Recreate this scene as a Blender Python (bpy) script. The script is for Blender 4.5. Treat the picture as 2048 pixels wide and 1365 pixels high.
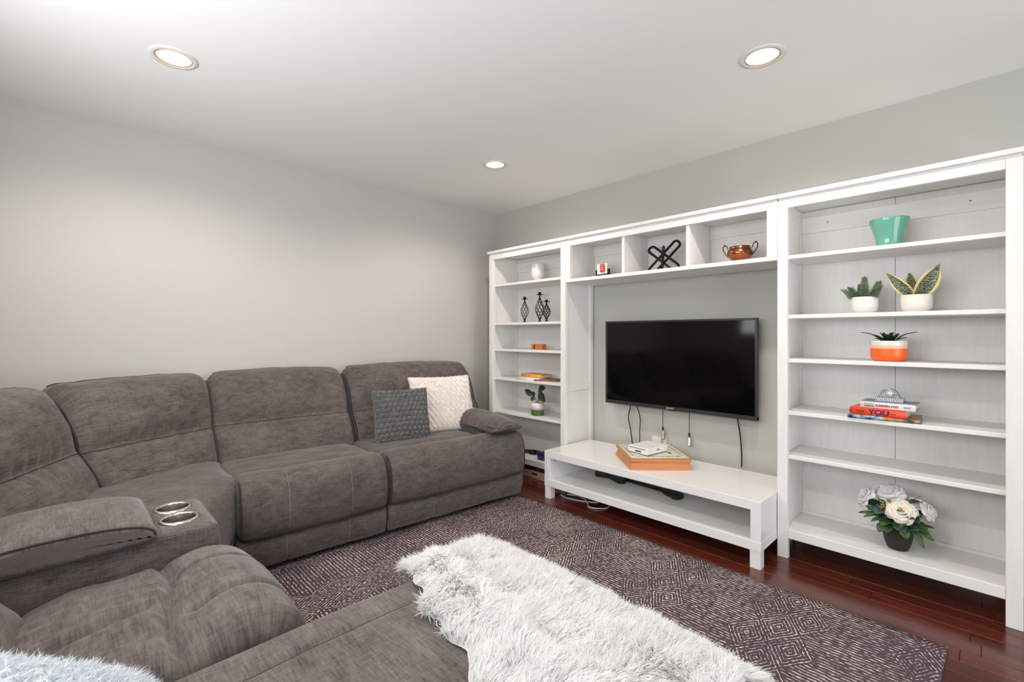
import bpy, bmesh, math, random
import numpy as np
from mathutils import Vector, Matrix, noise
random.seed(7); np.random.seed(7)
S = bpy.context.scene; COL = S.collection
PI = math.pi; R = math.radians
for o in list(bpy.data.objects): bpy.data.objects.remove(o)

# ------------------------------------------------------------------ camera
cd = bpy.data.cameras.new('camera'); cam = bpy.data.objects.new('camera', cd); COL.objects.link(cam)
cd.sensor_width = 36.0; cd.lens = 36.0*929.08/2048; cd.shift_x = 13.81/2048; cd.shift_y = -11.87/2048
cd.clip_start = 0.02
cam.location = (-3.1973, -3.5266, 1.2058); cam.rotation_euler = (R(90), 0, -0.7552)
S.camera = cam

# ------------------------------------------------------------------ world, lights, exposure
CEIL = 2.4355; XW = -3.76; YB = -5.9
w = bpy.data.worlds.new('world'); S.world = w; w.use_nodes = True
bg = w.node_tree.nodes['Background']; bg.inputs[0].default_value = (0.75, 0.86, 1.0, 1); bg.inputs[1].default_value = 1.3
def area(name, loc, rot, sx, sy, energy, color, spread=180):
    l = bpy.data.lights.new(name, 'AREA'); l.shape = 'RECTANGLE'; l.size = sx; l.size_y = sy
    l.energy = energy; l.color = color; l.spread = R(spread)
    o = bpy.data.objects.new(name, l); COL.objects.link(o); o.location = loc; o.rotation_euler = rot
    return o
DAY = (0.96, 0.98, 1.0)
area('daylight_side_window', (XW+0.03, -2.32, 1.57), (0, R(-90-16), 0), 0.70, 2.36, 86, DAY)
area('daylight_rear_door', (-1.95, YB+0.03, 1.12), (R(90+20), 0, 0), 2.7, 1.95, 140, DAY)
S.view_settings.view_transform = 'Standard'; S.view_settings.look = 'None'
S.view_settings.gamma = 1.0; S.view_settings.use_curve_mapping = False
S.view_settings.exposure = -1.03
LAMP_W = 8.2; LAMP_C = (1.0, 0.87, 0.76)

# ------------------------------------------------------------------ helpers
def link(o, parent=None):
    COL.objects.link(o)
    if parent: o.parent = parent
    return o
def tag(o, label=None, cat=None, group=None, kind=None):
    if label: o['label'] = label
    if cat: o['category'] = cat
    if group: o['group'] = group
    if kind: o['kind'] = kind
    return o
def thing(name, label, cat, loc=(0,0,0), rz=0, group=None):
    o = bpy.data.objects.new(name, None); link(o); o.location = loc; o.rotation_euler = (0,0,rz)
    o.empty_display_size = 0.05
    return tag(o, label, cat, group)

class MB:
    def __init__(s): s.v = []; s.f = []; s.m = []
    def add(s, vs, fs, mi=0):
        n = len(s.v); s.v += [tuple(p) for p in vs]; s.f += [tuple(n+i for i in f) for f in fs]; s.m += [mi]*len(fs); return s
    def box(s, x0, x1, y0, y1, z0, z1, mi=0):
        x0,x1 = sorted((x0,x1)); y0,y1 = sorted((y0,y1)); z0,z1 = sorted((z0,z1))
        return s.add([(x0,y0,z0),(x1,y0,z0),(x1,y1,z0),(x0,y1,z0),(x0,y0,z1),(x1,y0,z1),(x1,y1,z1),(x0,y1,z1)],
              [(0,3,2,1),(4,5,6,7),(0,1,5,4),(1,2,6,5),(2,3,7,6),(3,0,4,7)], mi)
    def tube(s, pts, r, n=8, closed=False, mi=0, cap=True):
        pts = [Vector(p) for p in pts]; N = len(pts)
        rr = r if isinstance(r, (list, tuple)) else [r]*N
        vs = []; up = None
        for i, p in enumerate(pts):
            if closed: t = pts[(i+1)%N]-pts[i-1]
            else: t = pts[min(i+1,N-1)]-pts[max(i-1,0)]
            if t.length < 1e-9: t = Vector((0,0,1))
            t.normalize()
            if up is None:
                up = Vector((0,0,1)) if abs(t.z) < .9 else Vector((1,0,0))
            a = up - t*up.dot(t)
            if a.length < 1e-6: a = t.orthogonal()
            a.normalize(); b = t.cross(a); up = a
            for k in range(n):
                an = 2*PI*k/n; vs.append(p + (a*math.cos(an)+b*math.sin(an))*rr[i])
        fs = []
        for i in range(N if closed else N-1):
            j = (i+1) % N
            for k in range(n): fs.append((i*n+k, i*n+(k+1)%n, j*n+(k+1)%n, j*n+k))
        if not closed and cap: fs += [tuple(range(n))[::-1], tuple((N-1)*n+k for k in range(n))]
        return s.add(vs, fs, mi)
    def lathe(s, prof, n=32, c=(0,0,0), mi=0, rib=None, mfun=None, cap=True):
        vs = []; fs = []; ms = []; P = len(prof)
        for (r, z) in prof:
            for k in range(n):
                a = 2*PI*k/n; q = r*(1+(rib(a, z) if rib else 0)); vs.append((c[0]+q*math.cos(a), c[1]+q*math.sin(a), c[2]+z))
        for i in range(P-1):
            for k in range(n):
                f = (i*n+k, i*n+(k+1)%n, (i+1)*n+(k+1)%n, (i+1)*n+k)
                fs.append(f); ms.append(mfun((prof[i][1]+prof[i+1][1])/2, i) if mfun else mi)
        b = len(s.v); s.v += vs; s.f += [tuple(b+i for i in f) for f in fs]; s.m += ms
        if cap and prof[0][0] > 1e-5: s.f.append(tuple(b+k for k in range(n))[::-1]); s.m.append(mfun(prof[0][1],0) if mfun else mi)
        if cap and prof[-1][0] > 1e-5: s.f.append(tuple(b+(P-1)*n+k for k in range(n))); s.m.append(mfun(prof[-1][1],P-2) if mfun else mi)
        return s
    def grid(s, fn, nu, nv, mi=0, mfun=None):
        b = len(s.v)
        for i in range(nu+1):
            for j in range(nv+1): s.v.append(tuple(fn(i/nu, j/nv)))
        for i in range(nu):
            for j in range(nv):
                s.f.append((b+i*(nv+1)+j, b+(i+1)*(nv+1)+j, b+(i+1)*(nv+1)+j+1, b+i*(nv+1)+j+1)); s.m.append(mfun(i,j) if mfun else mi)
        return s
    def xf(s, M, start=0):
        s.v[start:] = [tuple(M @ Vector(p)) for p in s.v[start:]]; return s
    def build(s, name, mats, parent=None, smooth=False, bevel=0, seg=2, loc=None, solid=0, fixn=True):
        me = bpy.data.meshes.new(name); me.from_pydata(s.v, [], s.f)
        if not isinstance(mats, (list, tuple)): mats = [mats]
        for m in mats: me.materials.append(m)
        if len(mats) > 1: me.polygons.foreach_set('material_index', s.m)
        if fixn:
            bm = bmesh.new(); bm.from_mesh(me); bmesh.ops.recalc_face_normals(bm, faces=bm.faces); bm.to_mesh(me); bm.free()
        if smooth: me.polygons.foreach_set('use_smooth', [True]*len(me.polygons))
        me.update()
        o = bpy.data.objects.new(name, me); link(o, parent)
        if loc: o.location = loc
        if solid:
            md = o.modifiers.new('solid','SOLIDIFY'); md.thickness = solid; md.offset = 0
        if bevel:
            md = o.modifiers.new('bevel','BEVEL'); md.width = bevel; md.segments = seg; md.limit_method = 'ANGLE'; md.angle_limit = R(40)
            md.harden_normals = False
        return o
def box(name, mat, parent, x0, x1, y0, y1, z0, z1, bevel=0.002, seg=2):
    return MB().box(x0,x1,y0,y1,z0,z1).build(name, mat, parent, bevel=bevel, seg=seg, fixn=False)
def fastmesh(name, V, T, mat, parent=None, smooth=False):
    me = bpy.data.meshes.new(name); nv, nt = len(V), len(T)
    me.vertices.add(nv); me.vertices.foreach_set('co', np.ascontiguousarray(V, dtype=np.float32).ravel())
    me.loops.add(nt*3); me.loops.foreach_set('vertex_index', np.ascontiguousarray(T, dtype=np.int32).ravel())
    me.polygons.add(nt); me.polygons.foreach_set('loop_start', np.arange(0, nt*3, 3, dtype=np.int32))
    try: me.polygons.foreach_set('loop_total', np.full(nt, 3, dtype=np.int32))
    except Exception: pass
    me.polygons.foreach_set('use_smooth', np.full(nt, smooth, dtype=bool))
    me.materials.append(mat); me.update(calc_edges=True); me.validate()
    return link(bpy.data.objects.new(name, me), parent)
def text(name, body, size, mat, parent, M, extrude=0.0004, bold=0, sx=1.0):
    c = bpy.data.curves.new(name, 'FONT'); c.body = body; c.size = size; c.extrude = extrude; c.align_x = 'CENTER'; c.align_y = 'CENTER'
    c.offset = bold; c.resolution_u = 3
    t = bpy.data.objects.new(name, c); COL.objects.link(t)
    dg = bpy.context.evaluated_depsgraph_get(); me = bpy.data.meshes.new_from_object(t.evaluated_get(dg))
    bpy.data.objects.remove(t); bpy.data.curves.remove(c)
    me.transform(M @ Matrix.Diagonal((sx,1,1,1))); me.materials.clear(); me.materials.append(mat); me.name = name
    return link(bpy.data.objects.new(name, me), parent)
def frame(o, ex, ey, ez=None):
    ex = Vector(ex).normalized(); ey = Vector(ey); ey = (ey - ex*ey.dot(ex)).normalized(); ez = ex.cross(ey)
    M = Matrix((ex, ey, ez)).transposed().to_4x4(); M.translation = Vector(o); return M
def sm(a, b, x):
    t = min(1, max(0, (x-a)/(b-a))); return t*t*(3-2*t)

# ------------------------------------------------------------------ materials
def lin(c):
    return tuple(((v/255+.055)/1.055)**2.4 if v/255 > .04045 else v/255/12.92 for v in c)
def nm(name):
    m = bpy.data.materials.new(name); m.use_nodes = True; nt = m.node_tree; b = nt.nodes['Principled BSDF']
    return m, nt, b
def N(nt, t, **k):
    n = nt.nodes.new(t)
    for a, v in k.items(): setattr(n, a, v)
    return n
def P(name, col, rough=.5, metal=0, var=0, vscale=20, bump=0, bscale=80, coat=0, sheen=0, spec=.5, stretch=(1,1,1), trans=0, ior=1.45, sss=0):
    """plain procedural material: colour with a little noise variation and fine relief"""
    m, nt, b = nm(name); c = lin(col)
    b.inputs['Base Color'].default_value = (*c, 1); b.inputs['Roughness'].default_value = rough; b.inputs['Metallic'].default_value = metal
    b.inputs['Coat Weight'].default_value = coat; b.inputs['Sheen Weight'].default_value = sheen
    b.inputs['Specular IOR Level'].default_value = spec; b.inputs['Transmission Weight'].default_value = trans; b.inputs['IOR'].default_value = ior
    if sss: b.inputs['Subsurface Weight'].default_value = sss; b.inputs['Subsurface Radius'].default_value = (.02,.02,.02)
    if var or bump:
        tc = N(nt,'ShaderNodeTexCoord'); mp = N(nt,'ShaderNodeMapping'); mp.inputs['Scale'].default_value = stretch
        nt.links.new(tc.outputs['Object'], mp.inputs['Vector'])
    if var:
        n1 = N(nt,'ShaderNodeTexNoise'); n1.inputs['Scale'].default_value = vscale; n1.inputs['Detail'].default_value = 5
        nt.links.new(mp.outputs[0], n1.inputs['Vector'])
        r = N(nt,'ShaderNodeValToRGB'); r.color_ramp.elements[0].position = .3; r.color_ramp.elements[1].position = .7
        r.color_ramp.elements[0].color = (*[v*(1-var) for v in c],1); r.color_ramp.elements[1].color = (*[min(1,v*(1+var)) for v in c],1)
        nt.links.new(n1.outputs[0], r.inputs[0]); nt.links.new(r.outputs[0], b.inputs['Base Color'])
    if bump:
        n2 = N(nt,'ShaderNodeTexNoise'); n2.inputs['Scale'].default_value = bscale; n2.inputs['Detail'].default_value = 4
        nt.links.new(mp.outputs[0], n2.inputs['Vector'])
        bp = N(nt,'ShaderNodeBump'); bp.inputs['Strength'].default_value = bump; bp.inputs['Distance'].default_value = .004
        nt.links.new(n2.outputs[0], bp.inputs['Height']); nt.links.new(bp.outputs[0], b.inputs['Normal'])
    return m
def emis(name, col, st):
    m, nt, b = nm(name); b.inputs['Base Color'].default_value = (*lin(col),1); b.inputs['Emission Color'].default_value = (*lin(col),1); b.inputs['Emission Strength'].default_value = st
    return m
def math_(nt, op, a, b=None, c=None):
    n = N(nt,'ShaderNodeMath', operation=op)
    for i, v in enumerate((a,b,c)):
        if v is None: continue
        if isinstance(v, (int,float)): n.inputs[i].default_value = v
        else: nt.links.new(v, n.inputs[i])
    return n.outputs[0]

M = {}
M['wallg'] = P('sage_grey_wall_paint', (189,190,184), .75, var=.015, vscale=1.6, bump=.08, bscale=120)
M['wall'] = P('grey_wall_paint', (195,193,189), .75, var=.015, vscale=1.6, bump=.08, bscale=120)
M['ceil'] = P('ceiling_paint', (240,240,238), .85, bump=.06, bscale=90)
M['trim'] = P('white_trim_paint', (232,232,230), .4)
M['bw'] = P('white_stained_pine', (233,232,230), .38, var=.03, vscale=6, bump=.12, bscale=14, stretch=(8,8,1))
M['bwh'] = P('white_stained_shelf', (233,232,230), .38, var=.03, vscale=6, bump=.12, bscale=14, stretch=(8,1,8))
M['lack'] = P('white_lacquer', (236,236,235), .22)
M['steel'] = P('brushed_steel', (205,200,196), .18, metal=1)
M['steel_in'] = P('brushed_steel_inside', (190,184,178), .22, metal=1)
M['blackmetal'] = P('black_iron', (30,26,24), .45, metal=.4)
M['blackplastic'] = P('black_plastic', (26,26,27), .4)
M['tvframe'] = P('dark_grey_bezel', (48,47,47), .35)
M['screen'] = P('glossy_screen', (6,6,7), .07, spec=.32)
M['cable'] = P('black_cable', (24,24,24), .5)
M['wcable'] = P('white_cable', (226,228,235), .4)
M['teal'] = P('teal_glaze', (104,168,150), .08, coat=.4)
M['ceramic'] = P('white_ceramic', (232,225,221), .22, coat=.3)
M['copper'] = P('antique_copper', (170,106,74), .2, metal=1, var=.3, vscale=30)
M['handle'] = P('tarnished_silver', (96,84,72), .3, metal=1)
M['soil'] = P('potting_soil', (50,38,30), .9, bump=.8)
M['leaf'] = P('green_leaf', (58,92,46), .4, var=.35, vscale=25)
M['leafd'] = P('dark_green_leaf', (36,54,34), .35, var=.4, vscale=30)
M['leafb'] = P('eucalyptus_leaf', (74,92,92), .5, var=.2, vscale=30)
M['leafy'] = P('yellow_green_bud', (168,172,84), .5, var=.2)
M['succ'] = P('succulent_leaf', (116,134,98), .45, var=.3, vscale=40)
M['succt'] = P('succulent_leaf_dark', (84,104,80), .45, var=.3, vscale=40)
M['yel'] = P('pale_yellow_leaf_margin', (226,206,140), .45)
M['petal'] = P('ivory_petal', (246,238,226), .6, sss=.15)
M['petalw'] = P('white_petal', (240,240,240), .6, sss=.15)
M['stamen'] = P('yellow_stamen', (226,178,84), .7)
M['opot'] = P('orange_glaze', (240,108,34), .25)
M['opotm'] = P('peach_glaze', (238,190,166), .3)
M['gpot'] = P('green_glaze', (88,104,54), .3)
M['bpot'] = P('black_pot', (36,34,34), .5)
M['pine'] = P('honey_pine', (200,134,84), .42, var=.16, vscale=3, bump=.1, bscale=10, stretch=(1,14,14))
M['paper'] = P('page_paper', (226,214,196), .8, var=.08, vscale=120, stretch=(.1,.1,8))
M['orangebook'] = P('orange_cover', (240,76,36), .35)
M['amber'] = P('amber_cover', (235,158,58), .45)
M['whitebook'] = P('white_cover', (233,228,226), .4)
M['bluecover'] = P('slate_blue_cover', (112,140,166), .4)
M['navy'] = P('navy_ink', (40,32,96), .5)
M['redink'] = P('red_ink', (186,24,48), .5)
M['greyink'] = P('grey_ink', (128,122,128), .6)
M['darkink'] = P('dark_ink', (70,60,62), .6)
M['oinkbook'] = P('dark_red_ink', (150,40,36), .6)
M['white'] = P('white_plastic', (238,236,234), .3)
M['offwhite'] = P('ivory_plastic', (226,218,206), .4)
M['red'] = P('red_print', (196,36,34), .5)
M['blue'] = P('blue_card_box', (44,56,110), .5)
M['palewood'] = P('pale_wood', (222,190,168), .45, var=.08, vscale=3, stretch=(1,1,12))
M['obox'] = P('orange_wood', (222,122,60), .45, var=.12, vscale=10)
M['silver'] = P('silver_tag', (214,216,216), .3, metal=.5)
M['tan'] = P('brown_book', (150,108,72), .6)
M['lampwhite'] = P('white_lamp_trim', (226,224,218), .45)
M['boardgreen'] = P('pale_green_board', (218,222,206), .5, var=.03)
M['boardline'] = P('board_green_line', (126,168,138), .6)
M['windowglass'] = P('window_glass', (255,255,255), .02, trans=1)
M['crystal'] = P('cut_crystal', (236,244,246), .03, trans=.85, ior=1.5)
M['dial'] = P('clock_dial', (222,236,234), .25, metal=.2)
M['lampglow'] = emis('lamp_glow', (255,246,236), 14)
M['lampcone'] = P('lamp_reflector', (250,248,244), .35)

def sofa_mat():
    m, nt, b = nm('brown_grey_chenille'); at = N(nt,'ShaderNodeAttribute', attribute_name='fab'); L = nt.links.new
    def no(scale, st, det=3):
        mp = N(nt,'ShaderNodeMapping'); mp.inputs['Scale'].default_value = st; L(at.outputs['Vector'], mp.inputs['Vector'])
        n = N(nt,'ShaderNodeTexNoise'); n.inputs['Scale'].default_value = scale; n.inputs['Detail'].default_value = det; n.inputs['Roughness'].default_value = .6
        L(mp.outputs[0], n.inputs['Vector']); return n.outputs[0]
    h = no(1, (26,230,1)); v = no(1, (210,30,1)); big = no(4.5, (1,1,1)); mid = no(1, (14,34,1))
    s = math_(nt,'ADD', math_(nt,'MULTIPLY', h, .34), math_(nt,'MULTIPLY', v, .22))
    s = math_(nt,'ADD', s, math_(nt,'MULTIPLY', mid, .24)); s = math_(nt,'ADD', s, math_(nt,'MULTIPLY', big, .20))
    r = N(nt,'ShaderNodeValToRGB'); e = r.color_ramp.elements; e[0].position = .36; e[1].position = .64
    e[0].color = (*lin((54,49,48)),1); e[1].color = (*lin((118,108,104)),1)
    L(s, r.inputs[0]); L(r.outputs[0], b.inputs['Base Color'])
    b.inputs['Roughness'].default_value = .85; b.inputs['Sheen Weight'].default_value = .25; b.inputs['Sheen Roughness'].default_value = .4
    b.inputs['Specular IOR Level'].default_value = .25
    bp = N(nt,'ShaderNodeBump'); bp.inputs['Strength'].default_value = .25; bp.inputs['Distance'].default_value = .002
    L(s, bp.inputs['Height']); L(bp.outputs[0], b.inputs['Normal']); return m
M['sofa'] = sofa_mat()
M['piping'] = P('dark_piping', (40,36,35), .85, sheen=.2, bump=.3, bscale=200)
M['seam'] = P('dark_seam', (48,43,42), .9)
M['stitch'] = P('grey_stitching', (126,118,114), .8)

def wood_floor():
    m, nt, b = nm('dark_cherry_floorboard'); L = nt.links.new
    tc = N(nt,'ShaderNodeTexCoord'); oi = N(nt,'ShaderNodeObjectInfo')
    mp = N(nt,'ShaderNodeMapping'); mp.inputs['Scale'].default_value = (18,1.2,1); L(tc.outputs['Object'], mp.inputs['Vector'])
    n = N(nt,'ShaderNodeTexNoise'); n.inputs['Scale'].default_value = 5; n.inputs['Detail'].default_value = 7; n.noise_dimensions = '4D'
    L(mp.outputs[0], n.inputs['Vector']); L(math_(nt,'MULTIPLY', oi.outputs['Random'], 30), n.inputs['W'])
    r = N(nt,'ShaderNodeValToRGB'); e = r.color_ramp.elements; e[0].position = .3; e[1].position = .75
    e[0].color = (*lin((62,23,16)),1); e[1].color = (*lin((110,46,28)),1); L(n.outputs[0], r.inputs[0])
    hsv = N(nt,'ShaderNodeHueSaturation'); L(r.outputs[0], hsv.inputs['Color'])
    L(math_(nt,'ADD', math_(nt,'MULTIPLY', oi.outputs['Random'], .5), .7), hsv.inputs['Value']); L(hsv.outputs[0], b.inputs['Base Color'])
    b.inputs['Roughness'].default_value = .22; b.inputs['Coat Weight'].default_value = .25; b.inputs['Coat Roughness'].default_value = .15
    return m
M['floor'] = wood_floor()

def rug_mat():
    m, nt, b = nm('woven_diamond_rug'); L = nt.links.new; mt = lambda *a: math_(nt, *a)
    tc = N(nt,'ShaderNodeTexCoord'); wob = N(nt,'ShaderNodeTexNoise'); wob.inputs['Scale'].default_value = 26; wob.inputs['Detail'].default_value = 2
    L(tc.outputs['Object'], wob.inputs['Vector'])
    vm = N(nt,'ShaderNodeVectorMath', operation='MULTIPLY_ADD'); vm.inputs[1].default_value = (.011,.011,0); L(wob.outputs['Color'], vm.inputs[0]); L(tc.outputs['Object'], vm.inputs[2])
    sx = N(nt,'ShaderNodeSeparateXYZ'); L(vm.outputs[0], sx.inputs[0]); x, y = sx.outputs[0], sx.outputs[1]
    PX_, PY_ = .262, .492
    p = mt('SUBTRACT', mt('FRACT', mt('ADD', mt('DIVIDE', mt('ADD', x, 1.205), PX_), 40.5)), .5)      # diamond centres at x=-1.205+k
    yb = mt('MULTIPLY', mt('SUBTRACT', mt('FRACT', mt('ADD', mt('DIVIDE', mt('ADD', y, 2.412), PY_), 40.5)), .5), PY_)
    ay = mt('ABSOLUTE', yb); q = mt('DIVIDE', mt('SUBTRACT', ay, .076), .078); aq = mt('ABSOLUTE', q)
    D = mt('ADD', mt('MULTIPLY', mt('ABSOLUTE', p), 2.0), aq)
    field = mt('MULTIPLY', mt('GREATER_THAN', D, 1.04), mt('GREATER_THAN', q, 0))
    def stripes(v, w):   # 1 on a line
        f = mt('ABSOLUTE', mt('SUBTRACT', mt('FRACT', v), .5)); return mt('SUBTRACT', 1.0, mt('SMOOTH_MIN', mt('DIVIDE', f, w), 1.0, .15))
    sd = stripes(mt('ADD', mt('MULTIPLY', D, 5.0), 20), .33); sf = stripes(mt('ADD', mt('DIVIDE', x, .0172), 400), .31)
    mix = N(nt,'ShaderNodeMix'); L(field, mix.inputs[0]); L(sd, mix.inputs[2]); L(sf, mix.inputs[3]); line = mix.outputs[0]
    dash = N(nt,'ShaderNodeTexNoise'); dash.inputs['Scale'].default_value = 1.0; dash.inputs['Detail'].default_value = 1
    mp = N(nt,'ShaderNodeMapping'); mp.inputs['Scale'].default_value = (95,50,1); L(tc.outputs['Object'], mp.inputs['Vector']); L(mp.outputs[0], dash.inputs['Vector'])
    wear = N(nt,'ShaderNodeTexNoise'); wear.inputs['Scale'].default_value = 3.5; wear.inputs['Detail'].default_value = 3; L(tc.outputs['Object'], wear.inputs['Vector'])
    k = mt('ADD', line, mt('MULTIPLY', mt('SUBTRACT', dash.outputs[0], .5), 2.0)); k = mt('ADD', k, mt('MULTIPLY', mt('SUBTRACT', wear.outputs[0], .5), .8))
    r = N(nt,'ShaderNodeValToRGB'); e = r.color_ramp.elements; e[0].position = .62; e[1].position = .92
    e[0].color = (*lin((84,71,79)),1); e[1].color = (*lin((222,208,196)),1); L(k, r.inputs[0])
    tint = N(nt,'ShaderNodeTexNoise'); tint.inputs['Scale'].default_value = 2.0; L(tc.outputs['Object'], tint.inputs['Vector'])
    hs = N(nt,'ShaderNodeHueSaturation'); L(r.outputs[0], hs.inputs['Color']); L(mt('ADD', mt('MULTIPLY', tint.outputs[0], .5), .75), hs.inputs['Value'])
    L(hs.outputs[0], b.inputs['Base Color']); b.inputs['Roughness'].default_value = .95; b.inputs['Specular IOR Level'].default_value = .1
    bp = N(nt,'ShaderNodeBump'); bp.inputs['Strength'].default_value = .5; bp.inputs['Distance'].default_value = .003; L(k, bp.inputs['Height']); L(bp.outputs[0], b.inputs['Normal'])
    return m
M['rug'] = rug_mat()
def fur_mat(name, col, tr=.35):
    m, nt, b = nm(name); L = nt.links.new; b.inputs['Base Color'].default_value = (*lin(col),1); b.inputs['Roughness'].default_value = .7; b.inputs['Specular IOR Level'].default_value = .2
    t = N(nt,'ShaderNodeBsdfTranslucent'); t.inputs[0].default_value = (*lin(col),1); mx = N(nt,'ShaderNodeMixShader'); mx.inputs[0].default_value = tr
    out = nt.nodes['Material Output']; L(b.outputs[0], mx.inputs[1]); L(t.outputs[0], mx.inputs[2]); L(mx.outputs[0], out.inputs[0]); return m
M['fur'] = fur_mat('silver_white_fur', (247,247,247), .45); M['furbase'] = P('throw_backing', (232,232,232), .9)
M['wpil'] = P('ivory_plush', (246,240,235), .9, sheen=.5, bump=.3, bscale=150); M['wpfur'] = fur_mat('ivory_plush_pile', (250,244,239))
M['dpil'] = P('charcoal_plush', (112,112,111), .9, sheen=.4, var=.25, vscale=40, bump=.5, bscale=160); M['dpfur'] = fur_mat('charcoal_plush_pile', (128,128,127), .3)
M['npil'] = P('pale_grey_plush', (214,220,226), .9, sheen=.5, bump=.3, bscale=120); M['npfur'] = fur_mat('pale_grey_plush_pile', (222,228,234))

# ------------------------------------------------------------------ room shell
def struct(o): o['kind'] = 'structure'; return o
struct(box('wall_back', M['wall'], None, XW-.12, .12, 0, .12, -.02, CEIL+.3, 0))
struct(box('wall_right', M['wallg'], None, 0, .12, YB-.12, 0, -.02, CEIL+.3, 0))
wl = MB(); W0, W1, WZ0, WZ1 = -3.52, -1.12, 1.20, 1.95
wl.box(XW-.12, XW, W1, 0, -.02, CEIL+.3); wl.box(XW-.12, XW, YB-.12, W0, -.02, CEIL+.3); wl.box(XW-.12, XW, W0, W1, -.02, WZ0); wl.box(XW-.12, XW, W0, W1, WZ1, CEIL+.3)
struct(wl.build('wall_left', M['wall'], fixn=False))
wr = MB(); D0, D1, DZ = -3.35, -.55, 2.12
wr.box(XW, D0, YB-.12, YB, -.02, CEIL+.3); wr.box(D1, 0, YB-.12, YB, -.02, CEIL+.3); wr.box(D0, D1, YB-.12, YB, DZ, CEIL+.3)
struct(wr.build('wall_front', M['wall'], fixn=False))
# window and glazed door
wf = MB()
for a,b_ in ((W0,W0+.05),(W1-.05,W1),((W0+W1)/2-.025,(W0+W1)/2+.025)): wf.box(XW-.09, XW-.03, a, b_, WZ0, WZ1)
for a,b_ in ((WZ0,WZ0+.05),(WZ1-.05,WZ1)): wf.box(XW-.09, XW-.03, W0, W1, a, b_)
win = struct(wf.build('window_1', M['trim'], fixn=False))
for a,b_ in ((W0+.05,(W0+W1)/2-.025),((W0+W1)/2+.025,W1-.05)): box('pane', M['windowglass'], win, XW-.065, XW-.06, a, b_, WZ0+.05, WZ1-.05, 0)
dfm = MB()
for a in (D0, (D0+D1)/2-.04, D1-.08): dfm.box(a, a+.08, YB-.09, YB-.03, 0, DZ)
for a,b_ in ((0,.1),(DZ-.08,DZ)): dfm.box(D0, D1, YB-.09, YB-.03, a, b_)
door = struct(dfm.build('door_1', M['trim'], fixn=False))
for a,b_ in ((D0+.08,(D0+D1)/2-.04),((D0+D1)/2+.04,D1-.08)): box('pane', M['windowglass'], door, a, b_, YB-.065, YB-.06, .1, DZ-.08, 0)
tr = MB()
for a,b_,c,d in ((W0-.07,W1+.07,WZ1,WZ1+.07),(W0-.09,W1+.09,WZ0-.03,WZ0),(W0-.07,W0,WZ0,WZ1),(W1,W1+.07,WZ0,WZ1)): tr.box(XW, XW+.018, a, b_, c, d)
struct(tr.build('trim_1', M['trim'], fixn=False))
struct(box('baseboard_back', M['trim'], None, XW, -.001, -.014, 0, 0, .10))
struct(box('baseboard_left', M['trim'], None, XW, XW+.014, YB, -.014, 0, .10))

# ceiling with round openings for the recessed lamps
LAMPS = [(-2.855,-1.022), (-.968,-2.812), (-.955,-1.038), (-2.855,-2.812)]; LR = .078
def ceiling():
    bm = bmesh.new(); xs = sorted([XW-.12,.12] + [a for l in {l[0] for l in LAMPS} for a in (l-.15,l+.15)]); ys = sorted([YB-.12,.12] + [a for l in {-1.03,-2.812} for a in (l-.15,l+.15)])
    xs = sorted([XW-.12,.12,-2.855-.15,-2.855+.15,-.96-.15,-.96+.15])
    mb = MB()
    for i in range(len(xs)-1):
        for j in range(len(ys)-1):
            x0,x1,y0,y1 = xs[i],xs[i+1],ys[j],ys[j+1]
            lam = [l for l in LAMPS if x0 < l[0] < x1 and y0 < l[1] < y1]
            if not lam: mb.add([(x0,y0,CEIL),(x1,y0,CEIL),(x1,y1,CEIL),(x0,y1,CEIL)], [(0,3,2,1)]); continue
            cx, cy = lam[0]; n = 40; vi = []; vo = []
            for k in range(n):
                a = 2*PI*k/n; c, s_ = math.cos(a), math.sin(a); vi.append((cx+LR*c, cy+LR*s_, CEIL))
                t = min(((x1-cx) if c > 0 else (x0-cx))/c if abs(c) > 1e-9 else 1e9, ((y1-cy) if s_ > 0 else (y0-cy))/s_ if abs(s_) > 1e-9 else 1e9)
                vo.append((cx+t*c, cy+t*s_, CEIL))
            cor = [(x1,y1),(x0,y1),(x0,y0),(x1,y0)]
            fs = [(k, (k+1)%n, n+(k+1)%n, n+k) for k in range(n)]
            mb.add(vi+vo, fs)
            for q,(px,py) in enumerate(cor):      # fill the corner triangles
                a = math.atan2(py-cy, px-cx) % (2*PI); k = int(a/(2*PI/n)) % n
                mb.add([vo[k], vo[(k+1)%n], (px,py,CEIL)], [(0,1,2)])
    mb.box(XW-.12,.12,YB-.12,.12,CEIL+.22,CEIL+.3)
    return mb.build('ceiling', M['ceil'], fixn=False)
struct(ceiling())

# floor: sub-floor slab, single boards where they show, joined boards under rug and sofa
fl = struct(box('floor', M['floor'], None, XW-.12, .12, YB-.12, .12, -.06, -.012, 0))
BW = .0885; rows = int(4.0/BW); rest = MB(); boards = {}
for r_ in range(rows):
    x1 = -.0 - r_*BW; x0 = x1-BW
    if x0 < XW: break
    y = 0 - random.uniform(0, .7)
    cuts = [0.0]
    while cuts[-1] > YB: cuts.append(cuts[-1]-random.uniform(.55,1.5))
    cuts[-1] = YB
    for a, b_ in zip(cuts[:-1], cuts[1:]):
        g = .0004
        if x0 > -1.0 and a > -4.2:
            o = MB().box(-BW/2+g, BW/2-g, (b_-a)/2+g, (a-b_)/2-g, -.012, 0).build('floorboard', M['floor'], fl, bevel=.0020, seg=1, fixn=False)
            o.location = ((x0+x1)/2, (a+b_)/2, 0)
        else: rest.box(x0+g, x1-g, b_+g, a-g, -.012, 0)
tag(rest.build('floorboards_covered', M['floor'], fl, fixn=False), kind='stuff')

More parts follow.
